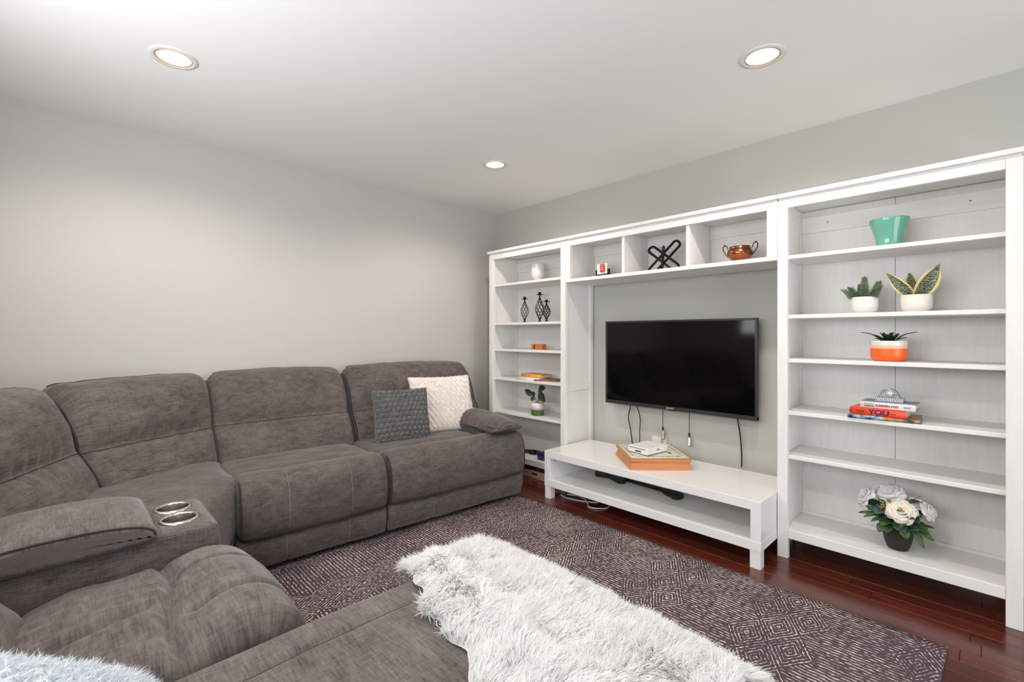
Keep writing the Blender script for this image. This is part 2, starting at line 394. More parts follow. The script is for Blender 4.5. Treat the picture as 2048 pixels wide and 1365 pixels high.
# ------------------------------------------------------------------ recessed lamps
LL = ['round recessed ceiling light above the sofa, left in the photo', 'round recessed ceiling light in front of the right bookcase', 'small-looking round recessed ceiling light nearest the room corner', 'round recessed ceiling light above the chaise behind the camera']
for (lx, ly), lab in zip(LAMPS, LL):
    t = thing('recessed_light', lab, 'ceiling light', (lx,ly,CEIL), group='recessed ceiling lights')
    MB().lathe([(.0665,.004),(.068,-.003),(.0755,-.0065),(.091,-.003),(.092,.0)], 48, cap=False).build('trim_ring', M['lampwhite'], t, smooth=True)
    MB().lathe([(.0695,-.0035),(.0665,-.0045),(.0655,-.001),(.066,.002)], 48, cap=False).build('inner_rim', M['tan'], t, smooth=True)
    MB().lathe([(.066,-.001),(.064,.02),(.055,.055),(.045,.075)], 40, cap=False).build('reflector', M['lampcone'], t, smooth=True)
    MB().lathe([(.0,.030),(.028,.032),(.043,.042),(.048,.06),(.0,.072)], 32).build('bulb', M['lampglow'], t, smooth=True)
    l = bpy.data.lights.new('recessed_light_glow', 'SPOT'); l.energy = LAMP_W*9; l.color = LAMP_C; l.spot_size = R(158); l.spot_blend = .55; l.shadow_soft_size = .035
    lo = bpy.data.objects.new('recessed_light_glow', l); link(lo, t); lo.location = (0,0,-.012)

# ------------------------------------------------------------------ rug
RX0, RX1, RY0, RY1 = -3.18, -.742, -3.392, -.34
rb = MB()
def rugf(u, v):
    x = RX0+(RX1-RX0)*u; y = RY0+(RY1-RY0)*v
    ex = (.006*noise.noise((x*6,y*3,1)) if u in (0,1) else 0); return (x+ex, y+(.004*noise.noise((x*5,y,4)) if v in (0,1) else 0), .0105+.0015*noise.noise((x*3,y*3,0)))
rb.grid(rugf, 60, 80)
rug = rb.build('area_rug', M['rug'], None, smooth=True, fixn=False); md = rug.modifiers.new('thick','SOLIDIFY'); md.thickness = .009; md.offset = -1
tag(rug, 'purple grey area rug with cream dashed diamond pattern in front of the sofa', 'rug')

# ------------------------------------------------------------------ bookcases (x towards the wall, fronts at XF)
XF = -.375; XBK = -.022
Y0, Y1, Y2, Y3 = -.314, -1.2135, -2.6975, -3.5965
ST = .05; PD = .036                                            # stile width and post depth
def bookcase(ya, yb, shelves, label, seams):
    """ya > yb"""
    t = thing('bookcase', label, 'bookcase', (0,0,0))
    t.location = ((XF+XBK)/2, (ya+yb)/2, 0); ox, oy = t.location.x, t.location.y
    def bx(name, mat, x0,x1,y0,y1,z0,z1,bev=.0025):
        return box(name, mat, t, x0-ox,x1-ox,y0-oy,y1-oy,z0,z1,bev)
    for s, y in ((1, ya), (-1, yb)):
        yi = y - s*ST
        bx('front_post', M['bw'], XF, XF+PD, y, yi, 0, 1.935)
        bx('rear_post', M['bw'], XBK-.030, XBK+.012, y, y - s*.030, 0, 1.935)
        bx('side_panel', M['bw'], XF+PD-.004, XBK-.026, y - s*.012, y - s*.026, .10, 1.93, .001)
        bx('side_rail', M['bw'], XF+PD-.002, XBK-.028, y - s*.003, y - s*.03, .76, .815)
        bx('side_rail', M['bw'], XF+PD-.002, XBK-.028, y - s*.003, y - s*.03, .10, .16)
        bx('side_rail', M['bw'], XF+PD-.002, XBK-.028, y - s*.003, y - s*.03, 1.86, 1.93)
    bx('top_rail', M['bwh'], XF+.002, XF+.024, ya-ST, yb+ST, 1.893, 1.935)
    bx('top_frieze', M['bwh'], XF+.008, XBK+.01, ya-.004, yb+.004, 1.932, 1.949, .001)
    bx('cornice', M['bwh'], XF-.016, XBK+.014, ya+.0135 if ya == Y0 else ya-.001, yb+.001 if ya == Y0 else yb-.0135, 1.947, 1.970, .004)
    bx('bottom_rail', M['bwh'], XF+.002, XF+.026, ya-ST, yb+ST, .110, .160)
    bx('base_shelf', M['bwh'], XF+.020, XBK-.004, ya-.03, yb+.03, .140, .1595, .001)
    ys = [ya-.026] + seams + [yb+.026]
    for a, b_ in zip(ys[:-1], ys[1:]): bx('back_board', M['bw'], XBK-.008, XBK, a-.0008, b_+.0008, .12, 1.93, .0012)
    bx('back_rail', M['bwh'], XBK-.022, XBK-.006, ya-.03, yb+.03, 1.80, 1.893)
    bx('back_rail', M['bwh'], XBK-.022, XBK-.006, ya-.03, yb+.03, .158, .175)
    for k in (.18, .82):
        bx('screw_hole', M['darkink'], XBK-.0228, XBK-.0215, ya+(yb-ya)*k-.003, ya+(yb-ya)*k+.003, 1.848, 1.854, 0)
    for z in shelves: bx('shelf', M['bwh'], XF+.022, XBK-.010, ya-.0275, yb+.0275, z-.021, z, .003)
    return t
SH_R = [1.638, 1.316, 1.078, .795, .556]; SH_L = [1.668, 1.316, 1.080, .820, .520]
bookcase(Y0, Y1, SH_L, 'tall white bookcase in the room corner beside the sofa arm', [-.90])
bookcase(Y2, Y3, SH_R, 'tall wide white bookcase at the right edge of the photo', [-3.154])
# bridging shelf above the television
t = thing('bridge_shelf', 'long white three-compartment bridging shelf above the television', 'shelf', ((XF+XBK)/2, (Y1+Y2)/2, 1.615)); ox, oy, oz = t.location
def bx(name, mat, x0,x1,y0,y1,z0,z1,bev=.0025): return box(name, mat, t, x0-ox,x1-ox,y0-oy,y1-oy,z0-oz,z1-oz,bev)
a, b_ = Y1-.001, Y2+.001
bx('front_post', M['bw'], XF, XF+PD, a, a-.044, 1.640, 1.935); bx('front_post', M['bw'], XF, XF+PD, b_, b_+.052, 1.640, 1.935)
for y, s in ((a,1),(b_,-1)): bx('side_panel', M['bw'], XF+PD, XBK, y-s*.008, y-s*.028, 1.64, 1.935)
bx('bottom_shelf', M['bwh'], XF, XBK+.01, a, b_, 1.615, 1.640); bx('top_rail', M['bwh'], XF+.002, XF+.024, a-.044, b_+.052, 1.897, 1.935)
bx('top_frieze', M['bwh'], XF+.008, XBK+.01, a, b_, 1.934, 1.949, .001); bx('cornice', M['bwh'], XF-.016, XBK+.014, a, b_, 1.947, 1.970, .004)
for y in (-1.720, -2.186): bx('divider', M['bw'], XF+.014, XBK-.008, y-.0105, y+.0105, 1.64, 1.934)
for y0_, y1_ in ((a-.02,-1.72),(-1.72,-2.186),(-2.186,b_+.02)): bx('back_board', M['bw'], XBK-.008, XBK, y0_-.001, y1_+.001, 1.64, 1.934, .001)
bx('back_rail', M['bwh'], XBK-.022, XBK-.006, a-.028, b_+.028, 1.848, 1.934)

# ------------------------------------------------------------------ television bench
SX = -.621; SD = .545; SA, SB = -1.2155, -2.6955
t = thing('tv_bench', 'low white lacquered television bench with an open lower shelf', 'tv bench', (SX+SD/2, (SA+SB)/2, 0)); ox, oy = t.location.x, t.location.y
def bx(name, mat, x0,x1,y0,y1,z0,z1,bev=.0018): return box(name, mat, t, x0-ox,x1-ox,y0-oy,y1-oy,z0,z1,bev)
bx('top', M['lack'], SX, SX+SD, SA, SB, .300, .350); bx('lower_shelf', M['lack'], SX, SX+SD, SA, SB, .092, .142)
for y, s in ((SA,1),(SB,-1)):
    bx('side_panel', M['lack'], SX+.001, SX+SD-.001, y-s*.001, y-s*.052, .142, .300)
    for x in (SX+.003, SX+SD-.055): bx('leg', M['lack'], x, x+.052, y-s*.003, y-s*.055, 0, .092)
    bx('screw_hole', M['darkink'], SX+.050, SX+.058, y-s*.0515, y-s*.0528, .272, .281, 0)

# ------------------------------------------------------------------ television
TA, TB, TZ0, TZ1, TX = -1.395, -2.506, .674, 1.313, -.100
t = thing('television', 'wall-mounted flat black television with a dark grey bezel', 'television', (TX+.04, (TA+TB)/2, TZ0)); ox, oy, oz = t.location
def bx(name, mat, x0,x1,y0,y1,z0,z1,bev=.0018): return box(name, mat, t, x0-ox,x1-ox,y0-oy,y1-oy,z0-oz,z1-oz,bev)
bz = .014; bb = .026
bx('bezel', M['tvframe'], TX, TX+.03, TA, TA-bz, TZ0, TZ1); bx('bezel', M['tvframe'], TX, TX+.03, TB, TB+bz, TZ0, TZ1)
bx('bezel', M['tvframe'], TX, TX+.03, TA-bz, TB+bz, TZ1-bz, TZ1); bx('bezel', M['tvframe'], TX-.001, TX+.03, TA, TB, TZ0, TZ0+bb)
bx('screen', M['screen'], TX+.004, TX+.028, TA-bz, TB+bz, TZ0+bb, TZ1-bz, 0)
bx('rear_housing', M['blackplastic'], TX+.028, TX+.060, TA-.12, TB+.12, TZ0+.06, TZ1-.14, .01)
bx('mounting_bracket', M['blackmetal'], TX+.058, -.001, -1.80, -2.10, .88, 1.12, .002)
bx('sensor_lip', M['blackplastic'], TX+.001, TX+.012, -1.925, -1.975, TZ0-.005, TZ0, .001)
Mt = frame((TX-.0015-ox, (TA+TB)/2-oy+.015, TZ0+.013-oz), (0,-1,0), (0,0,1))
tag(text('lettering', 'SONY', .017, M['silver'], t, Mt, .0003, .0004, 1.25), 'small silver maker name on the lower bezel')
# cables
def cable(name, pts, r, mat, label, cat='cable', kids=()):
    P_ = [Vector(p) for p in pts]; out = []
    for i in range(len(P_)-1):
        p0 = P_[max(i-1,0)]; p1 = P_[i]; p2 = P_[i+1]; p3 = P_[min(i+2,len(P_)-1)]
        for k in range(8):
            u = k/8; out.append(.5*((2*p1)+(p2-p0)*u+(2*p0-5*p1+4*p2-p3)*u*u+(3*p1-p0-3*p2+p3)*u**3))
    out.append(P_[-1]); return tag(MB().tube(out, r, 8).build(name, mat, None, smooth=True, fixn=False), label, cat)
cable('power_cable', [(-.045,-1.585,.70),(-.045,-1.587,.66),(-.047,-1.569,.575),(-.045,-1.588,.47),(-.045,-1.600,.39),(-.05,-1.615,.356)], .0042, M['cable'], 'black cable hanging below the television, leftmost of the cables')
cable('signal_cable', [(-.045,-1.625,.70),(-.045,-1.639,.667),(-.040,-1.664,.583),(-.040,-1.662,.48),(-.040,-1.66,.40),(-.046,-1.64,.365),(-.05,-1.59,.358),(-.06,-1.56,.3545)], .0036, M['cable'], 'thin dark cable hanging below the television, curling towards the leftmost cable')
cable('antenna_cable', [(-.045,-2.368,.72),(-.045,-2.371,.658),(-.040,-2.384,.56),(-.040,-2.392,.468),(-.045,-2.396,.40),(-.05,-2.396,.357)], .0045, M['cable'], 'black cable hanging below the right end of the television down to the bench')
def dongle(y, zt, lab, mat):
    t = thing('hanging_tag', lab, 'tag', (-.04,y,zt), group='tags hanging below the television')
    MB().tube([(0,0,.70-zt),(0,0,.05)], .0022, 6).build('cord', M['cable'], t, smooth=True)
    MB().lathe([(.0,.062),(.006,.058),(.008,.048),(.004,.036),(.0,.034)], 12).build('knot', M['blackplastic'], t, smooth=True)
    m = MB().tube([(0,-.008,.036),(0,-.013,.022),(0,-.013,-.028),(0,-.006,-.034),(0,.010,-.032),(0,.012,.018),(0,.006,.034)], .0018, 6, closed=True); m.build('rim', M['tvframe'], t, smooth=True)
    box('plate', mat, t, -.004,.004,-.010,.010,-.030,.026,.003)
dongle(-1.850, .478, 'pale silver tag hanging on a cord below the television, nearer the television\'s left', M['silver'])
dongle(-2.047, .462, 'white tag hanging on a cord below the television, right of the silver one', M['white'])
t = thing('wall_outlet', 'ivory outlet plate low on the wall behind the game console', 'outlet', (0,-1.80,.41))
box('cover_plate', M['offwhite'], t, -.006,0,-.06,.06,-.04,.04,.003); box('plug', M['offwhite'], t, -.03,-.006,-.03,.035,-.015,.035,.005)

# ------------------------------------------------------------------ sectional sofa
sofa = thing('sectional_sofa', 'large brown grey upholstered reclining sectional sofa wrapping the room corner', 'sofa', (-2.6,-.9,0))
SO = sofa.location.copy()
def resample(prof, n, closed=True):
    pts = [Vector((p[0],p[1])) for p in prof]; L = len(pts); out = []
    for i in range(L if closed else L-1):
        p0,p1,p2,p3 = (pts[(i+k) % L] for k in (-1,0,1,2)) if closed else (pts[max(i-1,0)],pts[i],pts[i+1],pts[min(i+2,L-1)])
        for k in range(10):
            u = k/10; out.append(.5*((2*p1)+(p2-p0)*u+(2*p0-5*p1+4*p2-p3)*u*u+(3*p1-p0-3*p2+p3)*u**3))
    out.append(out[0] if closed else pts[-1])
    ds = [0]
    for a,b_ in zip(out[:-1],out[1:]): ds.append(ds[-1]+(b_-a).length)
    res = []; j = 0; T = ds[-1]
    for k in range(n if closed else n+1):
        d = T*k/n
        while j < len(ds)-2 and ds[j+1] < d: j += 1
        f_ = (d-ds[j])/max(1e-9, ds[j+1]-ds[j]); res.append(out[j].lerp(out[j+1], f_))
    return res
class Frame:
    """s along the seat row, d from the back towards the front, h up"""
    def __init__(s, o, ux, ud): s.o = Vector((o[0],o[1],0)); s.ux = Vector((*ux,0)).normalized(); s.ud = Vector((*ud,0)).normalized()
    def p(s, a, d, h): return s.o + s.ux*a + s.ud*d + Vector((0,0,h)) - SO
def fabric(o, co):
    at = o.data.attributes.new('fab','FLOAT_VECTOR','POINT'); at.data.foreach_set('vector', [c for p in co for c in p])
SURF = {}
def sweep(name, fr, prof, s0, s1, mat=None, parent=None, n=96, m=46, endr=.04, disp=None, mapf=None, label=None):
    pr = resample(prof, n); ar = sum(pr[i].x*pr[(i+1)%n].y-pr[(i+1)%n].x*pr[i].y for i in range(n))
    nor = []
    for i in range(n):
        t = pr[(i+1)%n]-pr[i-1]; t.normalize(); q = Vector((t.y,-t.x)); nor.append(q if ar > 0 else -q)
    w = s1-s0; mid = (s0+s1)/2; K = 8
    st = [s0+endr*(1-math.cos(PI/2*k/K)) for k in range(K)] + [s0+endr+(w-2*endr)*k/m for k in range(m+1)] + [s1-endr*(1-math.cos(PI/2*k/K)) for k in range(K-1,-1,-1)]
    def surf(s, i, out=0):
        e = min(1, max(0, abs(s-mid)-(w/2-endr))/endr); ins = endr*(1-math.sqrt(max(0,1-e*e)))
        q = pr[i]-nor[i]*ins; dd = disp((s-mid)/(w/2), q.x, q.y, s) if disp else 0
        q = q+nor[i]*(dd*(1-e*.8)+out*(1-e)); a,d,h = s+out*e*(1 if s > mid else -1),q.x,q.y
        if mapf: a,d,h = mapf((s-mid)/(w/2), a, d, h)
        return fr.p(a,d,h)
    mb = MB()
    for s in st:
        for i in range(n): mb.v.append(tuple(surf(s,i)))
    for i in range(len(st)-1):
        for k in range(n): mb.f.append((i*n+k, i*n+(k+1)%n, (i+1)*n+(k+1)%n, (i+1)*n+k)); mb.m.append(0)
    for r_ in (0, len(st)-1):
        b0 = r_*n; ci = len(mb.v); mb.v.append(tuple(sum((Vector(mb.v[b0+k]) for k in range(n)), Vector())/n))
        for k in range(n): mb.f.append((b0+k, b0+(k+1)%n, ci)); mb.m.append(0)
    o = mb.build(name, mat or M['sofa'], parent or sofa, smooth=True)
    if label: o['label'] = label
    al_ = [0]
    for i in range(n): al_.append(al_[-1]+(pr[(i+1)%n]-pr[i]).length)
    sd_ = s0*3.7
    fabric(o, [(s, al_[i]+sd_, sd_) for s in st for i in range(n)] + [(s0,0,0),(s1,0,0)])
    SURF[o.name] = (surf, pr, s0, s1)
    return o
def run(o, keep):
    """consecutive profile indices for which keep(d,h) holds"""
    pr = SURF[o.name][1]; n = len(pr); k = [bool(keep(p.x,p.y)) for p in pr]; st_ = next(i for i in range(n) if k[i] and not k[i-1]); out = []
    while k[st_ % n] and len(out) < n: out.append(st_ % n); st_ += 1
    return out
def wtube(name, pts, r, parent, mat=None): return MB().tube(pts, r, 6).build(name, mat or M['piping'], parent, smooth=True, fixn=False)
def edge_piping(o, keep, inset=.014, r=.0055):
    surf, pr, s0, s1 = SURF[o.name]; ix = run(o, keep)
    for s in (s0+inset, s1-inset): wtube('piping', [surf(s,i,.001) for i in ix], r, o)
def cross_line(o, d, h, name='seam', r=.0022, mat=None, inset=.014, out=.0008, steps=48):
    surf, pr, s0, s1 = SURF[o.name]; i = min(range(len(pr)), key=lambda k: (pr[k].x-d)**2+(pr[k].y-h)**2)
    wtube(name, [surf(s0+inset+(s1-s0-2*inset)*k/steps, i, out) for k in range(steps+1)], r, o, mat)
def long_line(o, u, keep, name='seam', r=.0016, mat=None, out=.0006):
    surf, pr, s0, s1 = SURF[o.name]; s = (s0+s1)/2+u*(s1-s0)/2; wtube(name, [surf(s,i,out) for i in run(o, keep)], r, o, mat)
def wr(s, d, h, amp, sc=6, seed=0): return amp*noise.noise((s*sc, d*sc*1.6, h*sc*1.6+seed*7.3))
def line_tube(name, fr, pts, r, parent, mat=None):
    return MB().tube([fr.p(*p) for p in pts], r, 6).build(name, mat or M['piping'], parent, smooth=True, fixn=False)

TH = R(3.2)
FA = Frame((-2.56,-.04), (math.cos(TH),-math.sin(TH)), (-math.sin(TH),-math.cos(TH)))
BACK = [(.03,.30),(.0,.60),(.0,.86),(.025,.94),(.075,.966),(.14,.955),(.20,.89),(.25,.78),(.285,.675),(.335,.60),(.39,.50),(.405,.41),(.36,.33),(.2,.30)]
def back(fr, s0, s1, seed, par=None, amp=.006, arch=.015, cr=.085, zs=1.0, crease=.032, skL=0, skR=0):
    mid, w = (s0+s1)/2, s1-s0
    def disp(u, d, h, s):
        front = sm(.12,.2,d)
        g = -(crease*.55*math.exp(-((h-.672)/.014)**2)+crease*.6*math.exp(-((h-.672)/.050)**2))*front*(1-.8*abs(u)**4)
        puff = .026*max(0,1-u*u)**.7*front
        pinch = .012*noise.noise((s*28, seed, 3))*math.exp(-((h-.66)/.06)**2)*front
        low = wr(s,d,h,.018,11,seed)*math.exp(-((h-.47)/.07)**2)*front
        return g+puff+pinch+low+wr(s,d,h,amp,7,seed)*front + .004*noise.noise((s*16,h*30,seed+2))*sm(.86,.95,h)
    def mapf(u, a, d, h):
        k = max(0, abs(a-mid)-(w/2-cr))/cr; k = min(1,k)
        h = h - cr*(1-math.sqrt(1-k*k))*.85*sm(.70,.95,h) + arch*(1-u*u)*sm(.6,.95,h)
        a += (d-.29)*(skL*max(0,-u)-skR*max(0,u))
        return a, d, h*zs
    o = sweep('back_cushion', fr, BACK, s0, s1, disp=disp, mapf=mapf, endr=.05, m=56)
    edge_piping(o, lambda d,h: (d > .05 and h > .40) and not (d < .3 and h < .55), .012, .0075)
    cross_line(o, .06, .966, 'piping', .0055, None, .05)
    cross_line(o, .287, .672, 'seam', .0026, M['seam'])
    return o
FOOT = [(.76,.36),(.775,.455),(.83,.493),(.895,.503),(.955,.485),(.995,.43),(1.013,.345),(1.010,.265),(.990,.212),(.955,.196),(.86,.22)]
def foot(fr, s0, s1, seed):
    mid, w = (s0+s1)/2, s1-s0
    def disp(u, d, h, s):
        g = 0
        for c in (-.42,.42): g -= .006*math.exp(-((u-c)*w/2/.008)**2)*sm(.90,.95,d)
        return g + .008*(1-u*u)*sm(.86,.95,d) + wr(s,d,h,.006,6,seed) + .003*noise.noise((s*18,d*10,h*8+seed))*sm(.8,.78,d)
    o = sweep('footrest_cushion', fr, FOOT, s0, s1, disp=disp, endr=.045)
    edge_piping(o, lambda d,h: d > .93 and h > .205, .010, .0062)
    cross_line(o, .985, .208, 'piping', .0068, None, .012, .001)
    for c in (-.42,.42): long_line(o, c, lambda d,h: d > .92 and h > .21, 'seam', .0016, M['stitch'])
    return o
BASE = [(.60,.04),(.93,.04),(.962,.055),(.978,.11),(.978,.16),(.962,.192),(.90,.205),(.60,.20)]
def base(fr, s0, s1, seed):
    mid, w = (s0+s1)/2, s1-s0
    o = sweep('base_panel', fr, BASE, s0, s1, disp=lambda u,d,h,s: wr(s,d,h,.004,6,seed)-sum(.004*math.exp(-((u-c)*w/2/.008)**2) for c in (-.42,.42))*sm(.9,.95,d), endr=.02)
    for c in (-.42,.42): long_line(o, c, lambda d,h: d > .955, 'seam', .0014, M['stitch'])
PAD = [(.30,.34),(.33,.445),(.45,.468),(.62,.478),(.78,.474),(.83,.44),(.80,.36),(.5,.33)]
def pad(fr, s0, s1, seed): return sweep('seat_cushion', fr, PAD, s0, s1, disp=lambda u,d,h,s: .016*(1-u*u)*sm(.40,.46,h)+wr(s,d,h,.007,6,seed), endr=.05)
def carcass(fr, s0, s1, d0, d1, h0, h1, nm_='carcass', bev=.02):
    mb = MB()
    for a in (s0,s1):
        for d in (d0,d1):
            for h in (h0,h1): mb.v.append(tuple(fr.p(a,d,h)))
    mb.f = [(0,1,3,2),(4,6,7,5),(0,4,5,1),(2,3,7,6),(0,2,6,4),(1,5,7,3)]; mb.m = [0]*6
    o = mb.build(nm_, M['sofa'], sofa, bevel=bev, seg=3); fabric(o, [(v[0]+v[1],v[2],0) for v in mb.v]); return o
# seats along the back wall (A)
back(FA, -.012, .842, 1); back(FA, .848, 1.945, 2, arch=.02)
pad(FA, .0, .80, 1); pad(FA, .80, 1.605, 2)
foot(FA, .015, .790, 1); foot(FA, .797, 1.872, 2)
base(FA, .01, .790, 1); base(FA, .797, 1.868, 2)
carcass(FA, .0, 1.93, .02, .92, .06, .40); carcass(FA, .0, 1.93, .0, .10, .30, .84)
# right arm
ARMB = [(.10,.08),(.88,.08),(.915,.20),(.92,.42),(.89,.49),(.5,.52),(.12,.52)]
sweep('armrest', FA, ARMB, 1.592, 1.875, disp=lambda u,d,h,s: wr(s,d,h,.005,5,9), endr=.03)
APAD = [(.25,.46),(.24,.57),(.33,.612),(.50,.616),(.66,.614),(.82,.600),(.95,.578),(1.005,.560),(1.014,.535),(.97,.515),(.8,.505),(.5,.48)]
ap = sweep('armrest_pad', FA, APAD, 1.572, 1.848, disp=lambda u,d,h,s: .012*(1-u*u)*sm(.52,.58,h)+wr(s,d,h,.006,7,4), mapf=lambda u,a,d,h: (a, d, h-.035*abs(u)**3*sm(.5,.6,h)), endr=.05)
line_tube('piping', FA, [(1.583,.90,.560),(1.592,.965,.549),(1.615,1.005,.551),(1.71,1.013,.560),(1.80,1.005,.551),(1.825,.965,.549),(1.835,.88,.560)], .005, ap)
line_tube('piping', FA, [(1.588,.94,.515),(1.615,1.0,.522),(1.71,1.013,.529),(1.80,1.0,.522)], .005, ap)
# corner wedge: two angled backs and one seat
AW = R(27)
FW = Frame((-2.69,-.098), (math.cos(AW),math.sin(AW)), (math.sin(AW),-math.cos(AW)))
back(FW, -.668, -.008, 3, amp=.008, skL=.30, skR=.51)
BWd = R(62)
FV = Frame((-3.40,-.475), (math.cos(BWd),math.sin(BWd)), (math.sin(BWd),-math.cos(BWd)))
back(FV, -.66, -.010, 4, amp=.008, skR=.30)
def polycushion(name, poly, rings, seed, amp=.006, n=120):
    pts = resample(poly, n); c = sum(pts, Vector((0,0)))/n; mb = MB()
    for (k, z) in rings:
        for p in pts:
            q = c+(p-c)*k; dz = amp*noise.noise((q.x*6,q.y*6,seed))+.003*noise.noise((q.x*20,q.y*9,seed)); mb.v.append((q.x-SO.x, q.y-SO.y, z+(dz if z > .3 else 0)))
    for i in range(len(rings)-1):
        for k in range(n): mb.f.append((i*n+k,i*n+(k+1)%n,(i+1)*n+(k+1)%n,(i+1)*n+k)); mb.m.append(0)
    o = mb.build(name, M['sofa'], sofa, smooth=True); fabric(o, [(v[0]*.9+v[1]*.43, v[1]*.9-v[0]*.43+v[2], 0) for v in mb.v]); return o
WP = [(-2.56,-.33),(-2.56,-.60),(-2.56,-.86),(-2.575,-.94),(-2.63,-1.04),(-2.74,-1.24),(-2.82,-1.38),(-2.90,-1.45),(-3.1,-1.452),(-3.38,-1.452),(-3.38,-1.2),(-3.32,-.85),(-3.15,-.58),(-2.85,-.38)]
wc = polycushion('seat_cushion', WP, [(.90,.20),(.965,.215),(.99,.26),(1.0,.34),(.995,.40),(.975,.445),(.94,.478),(.88,.495),(.78,.505),(.6,.512),(.4,.515),(.2,.516),(.05,.516),(.0005,.516)], 5, .010)
polycushion('base_panel', WP, [(.9,.045),(.955,.05),(.965,.10),(.965,.17),(.95,.195),(.9,.205)], 6)
MB().tube([(p.x*1-SO.x, p.y-SO.y, .212) for p in [Vector((-2.76,-.87))+(q-Vector((-2.76,-.87)))*.985 for q in resample([(-2.565,-.7),(-2.565,-.86),(-2.58,-.94),(-2.635,-1.04),(-2.74,-1.24),(-2.82,-1.38)], 24, False)]], .0055, 6).build('piping', M['piping'], wc, smooth=True, fixn=False)
# console with cup holders (B row, facing the television)
FB = Frame((-3.63,0), (0,1), (1,0))
CONS = [(.20,.06),(.76,.06),(.795,.10),(.800,.40),(.798,.565),(.775,.595),(.70,.600),(.45,.600),(.22,.595)]
con = sweep('console', FB, CONS, -1.776, -1.458, disp=lambda u,d,h,s: wr(s,d,h,.003,6,11), endr=.022, label='upholstered console between the seats')
CPAD = [(.26,.585),(.252,.630),(.30,.654),(.45,.660),(.555,.652),(.612,.634),(.630,.610),(.612,.588),(.45,.58)]
cp = sweep('console_pad', FB, CPAD, -1.796, -1.440, disp=lambda u,d,h,s: .008*(1-u*u)*sm(.62,.65,h)+wr(s,d,h,.004,6,12), endr=.018)
edge_piping(cp, lambda d,h: h > .606, .004, .0036); edge_piping(cp, lambda d,h: h < .592, .006, .004)
for cy in (-1.548, -1.676):
    c = FB.p(cy,.700,.601)
    cut = MB().lathe([(.0447,-.075),(.0447,.03)], 40, c).build('cutter', M['sofa'], sofa)
    md = con.modifiers.new('hole','BOOLEAN'); md.object = cut; md.operation = 'DIFFERENCE'; md.solver = 'EXACT'
    dg = bpy.context.evaluated_depsgraph_get(); me_ = bpy.data.meshes.new_from_object(con.evaluated_get(dg)); con.modifiers.clear(); con.data = me_; con.data.attributes.remove(con.data.attributes['fab']) if 'fab' in con.data.attributes else None; fabric(con, [(v.co.x, v.co.y*.9+v.co.z, 0) for v in con.data.vertices]); bpy.data.objects.remove(cut)
    ch = MB().lathe([(.0440,-.070),(.0440,.0),(.0450,.004),(.0500,.0055),(.0550,.003),(.0565,-.001)], 48, c, cap=False).build('cup_holder', M['steel'], sofa, smooth=True)
    MB().lathe([(.0,-.068),(.040,-.068),(.0440,-.064)], 40, c, cap=False).build('cup_floor', M['steel_in'], ch, smooth=True)
FBB = Frame((-3.70,0), (0,1), (1,0)); back(FBB, -1.785, -1.45, 21); 
# seat B1
S1 = [(.30,.30),(.33,.46),(.42,.500),(.52,.510),(.62,.512),(.70,.523),(.76,.525),(.82,.502),(.872,.44),(.897,.36),(.895,.28),(.865,.21),(.6,.2)]
def d1(u, d, h, s):
    top = sm(.42,.48,h)
    trans = -.030*math.exp(-((d-(.625+.02*math.sin(u*3)))/.016)**2)*top
    lon = sum(-.016*math.exp(-((u-c)/.035)**2) for c in (-.40,.38))*sm(.63,.68,d)
    w2 = -.022*math.exp(-((u+.12-.5*(d-.45))/.07)**2)*sm(.62,.55,d)*top
    puff = .022*(1-u*u)*top+.012*sm(.66,.72,d)*sm(.30,.40,h)
    pin = .006*noise.noise((s*34,d*6,2))*math.exp(-((d-.60)/.07)**2)*top
    ray_ = .006*noise.noise((s*26+d*10,d*3,8))*sm(.62,.5,d)*top
    return trans+lon+w2+puff+pin+ray_+wr(s,d,h,.009,5,14)
b1 = sweep('seat_cushion', FB, S1, -2.334, -1.770, disp=d1, n=150, m=80, endr=.05)
for c in (-.40,.38): long_line(b1, c, lambda d,h: d > .66 and h > .33, 'seam', .0016, M['seam'])
back(FBB, -2.345, -1.79, 22)
SB_ = [(.5,.045),(.84,.045),(.868,.06),(.875,.12),(.865,.19),(.5,.2)]
sweep('base_panel', FB, SB_, -2.334, -1.45, endr=.02)
# chaise B2, extended
S2 = [(.30,.30),(.33,.46),(.45,.495),(.70,.503),(1.0,.505),(1.30,.503),(1.42,.492),(1.485,.455),(1.510,.39),(1.505,.30),(1.47,.23),(1.2,.2),(.6,.2)]
def d2(u, d, h, s):
    top = sm(.42,.48,h)
    g = sum(-.007*math.exp(-((s-c)/.007)**2) for c in (-2.475,-3.02))*top
    return g+.010*(1-u*u)*top+wr(s,d,h,.006,4,16)
b2 = sweep('chaise_cushion', FB, S2, -3.16, -2.336, disp=d2, n=150, m=110, endr=.06)
for c in (-2.475,-3.02): long_line(b2, (c+2.748)/.412, lambda d,h: d > .45 and h > .44, 'seam', .0016, M['seam'])
back(FBB, -3.16, -2.352, 23); sweep('base_panel', FB, [(.3,.045),(1.40,.045),(1.43,.06),(1.44,.12),(1.43,.19),(.3,.2)], -3.15, -2.345, endr=.02)
carcass(FB, -3.16, -1.45, .02, .80, .06, .40); carcass(FBB, -3.16, -1.45, .0, .10, .30, .84)

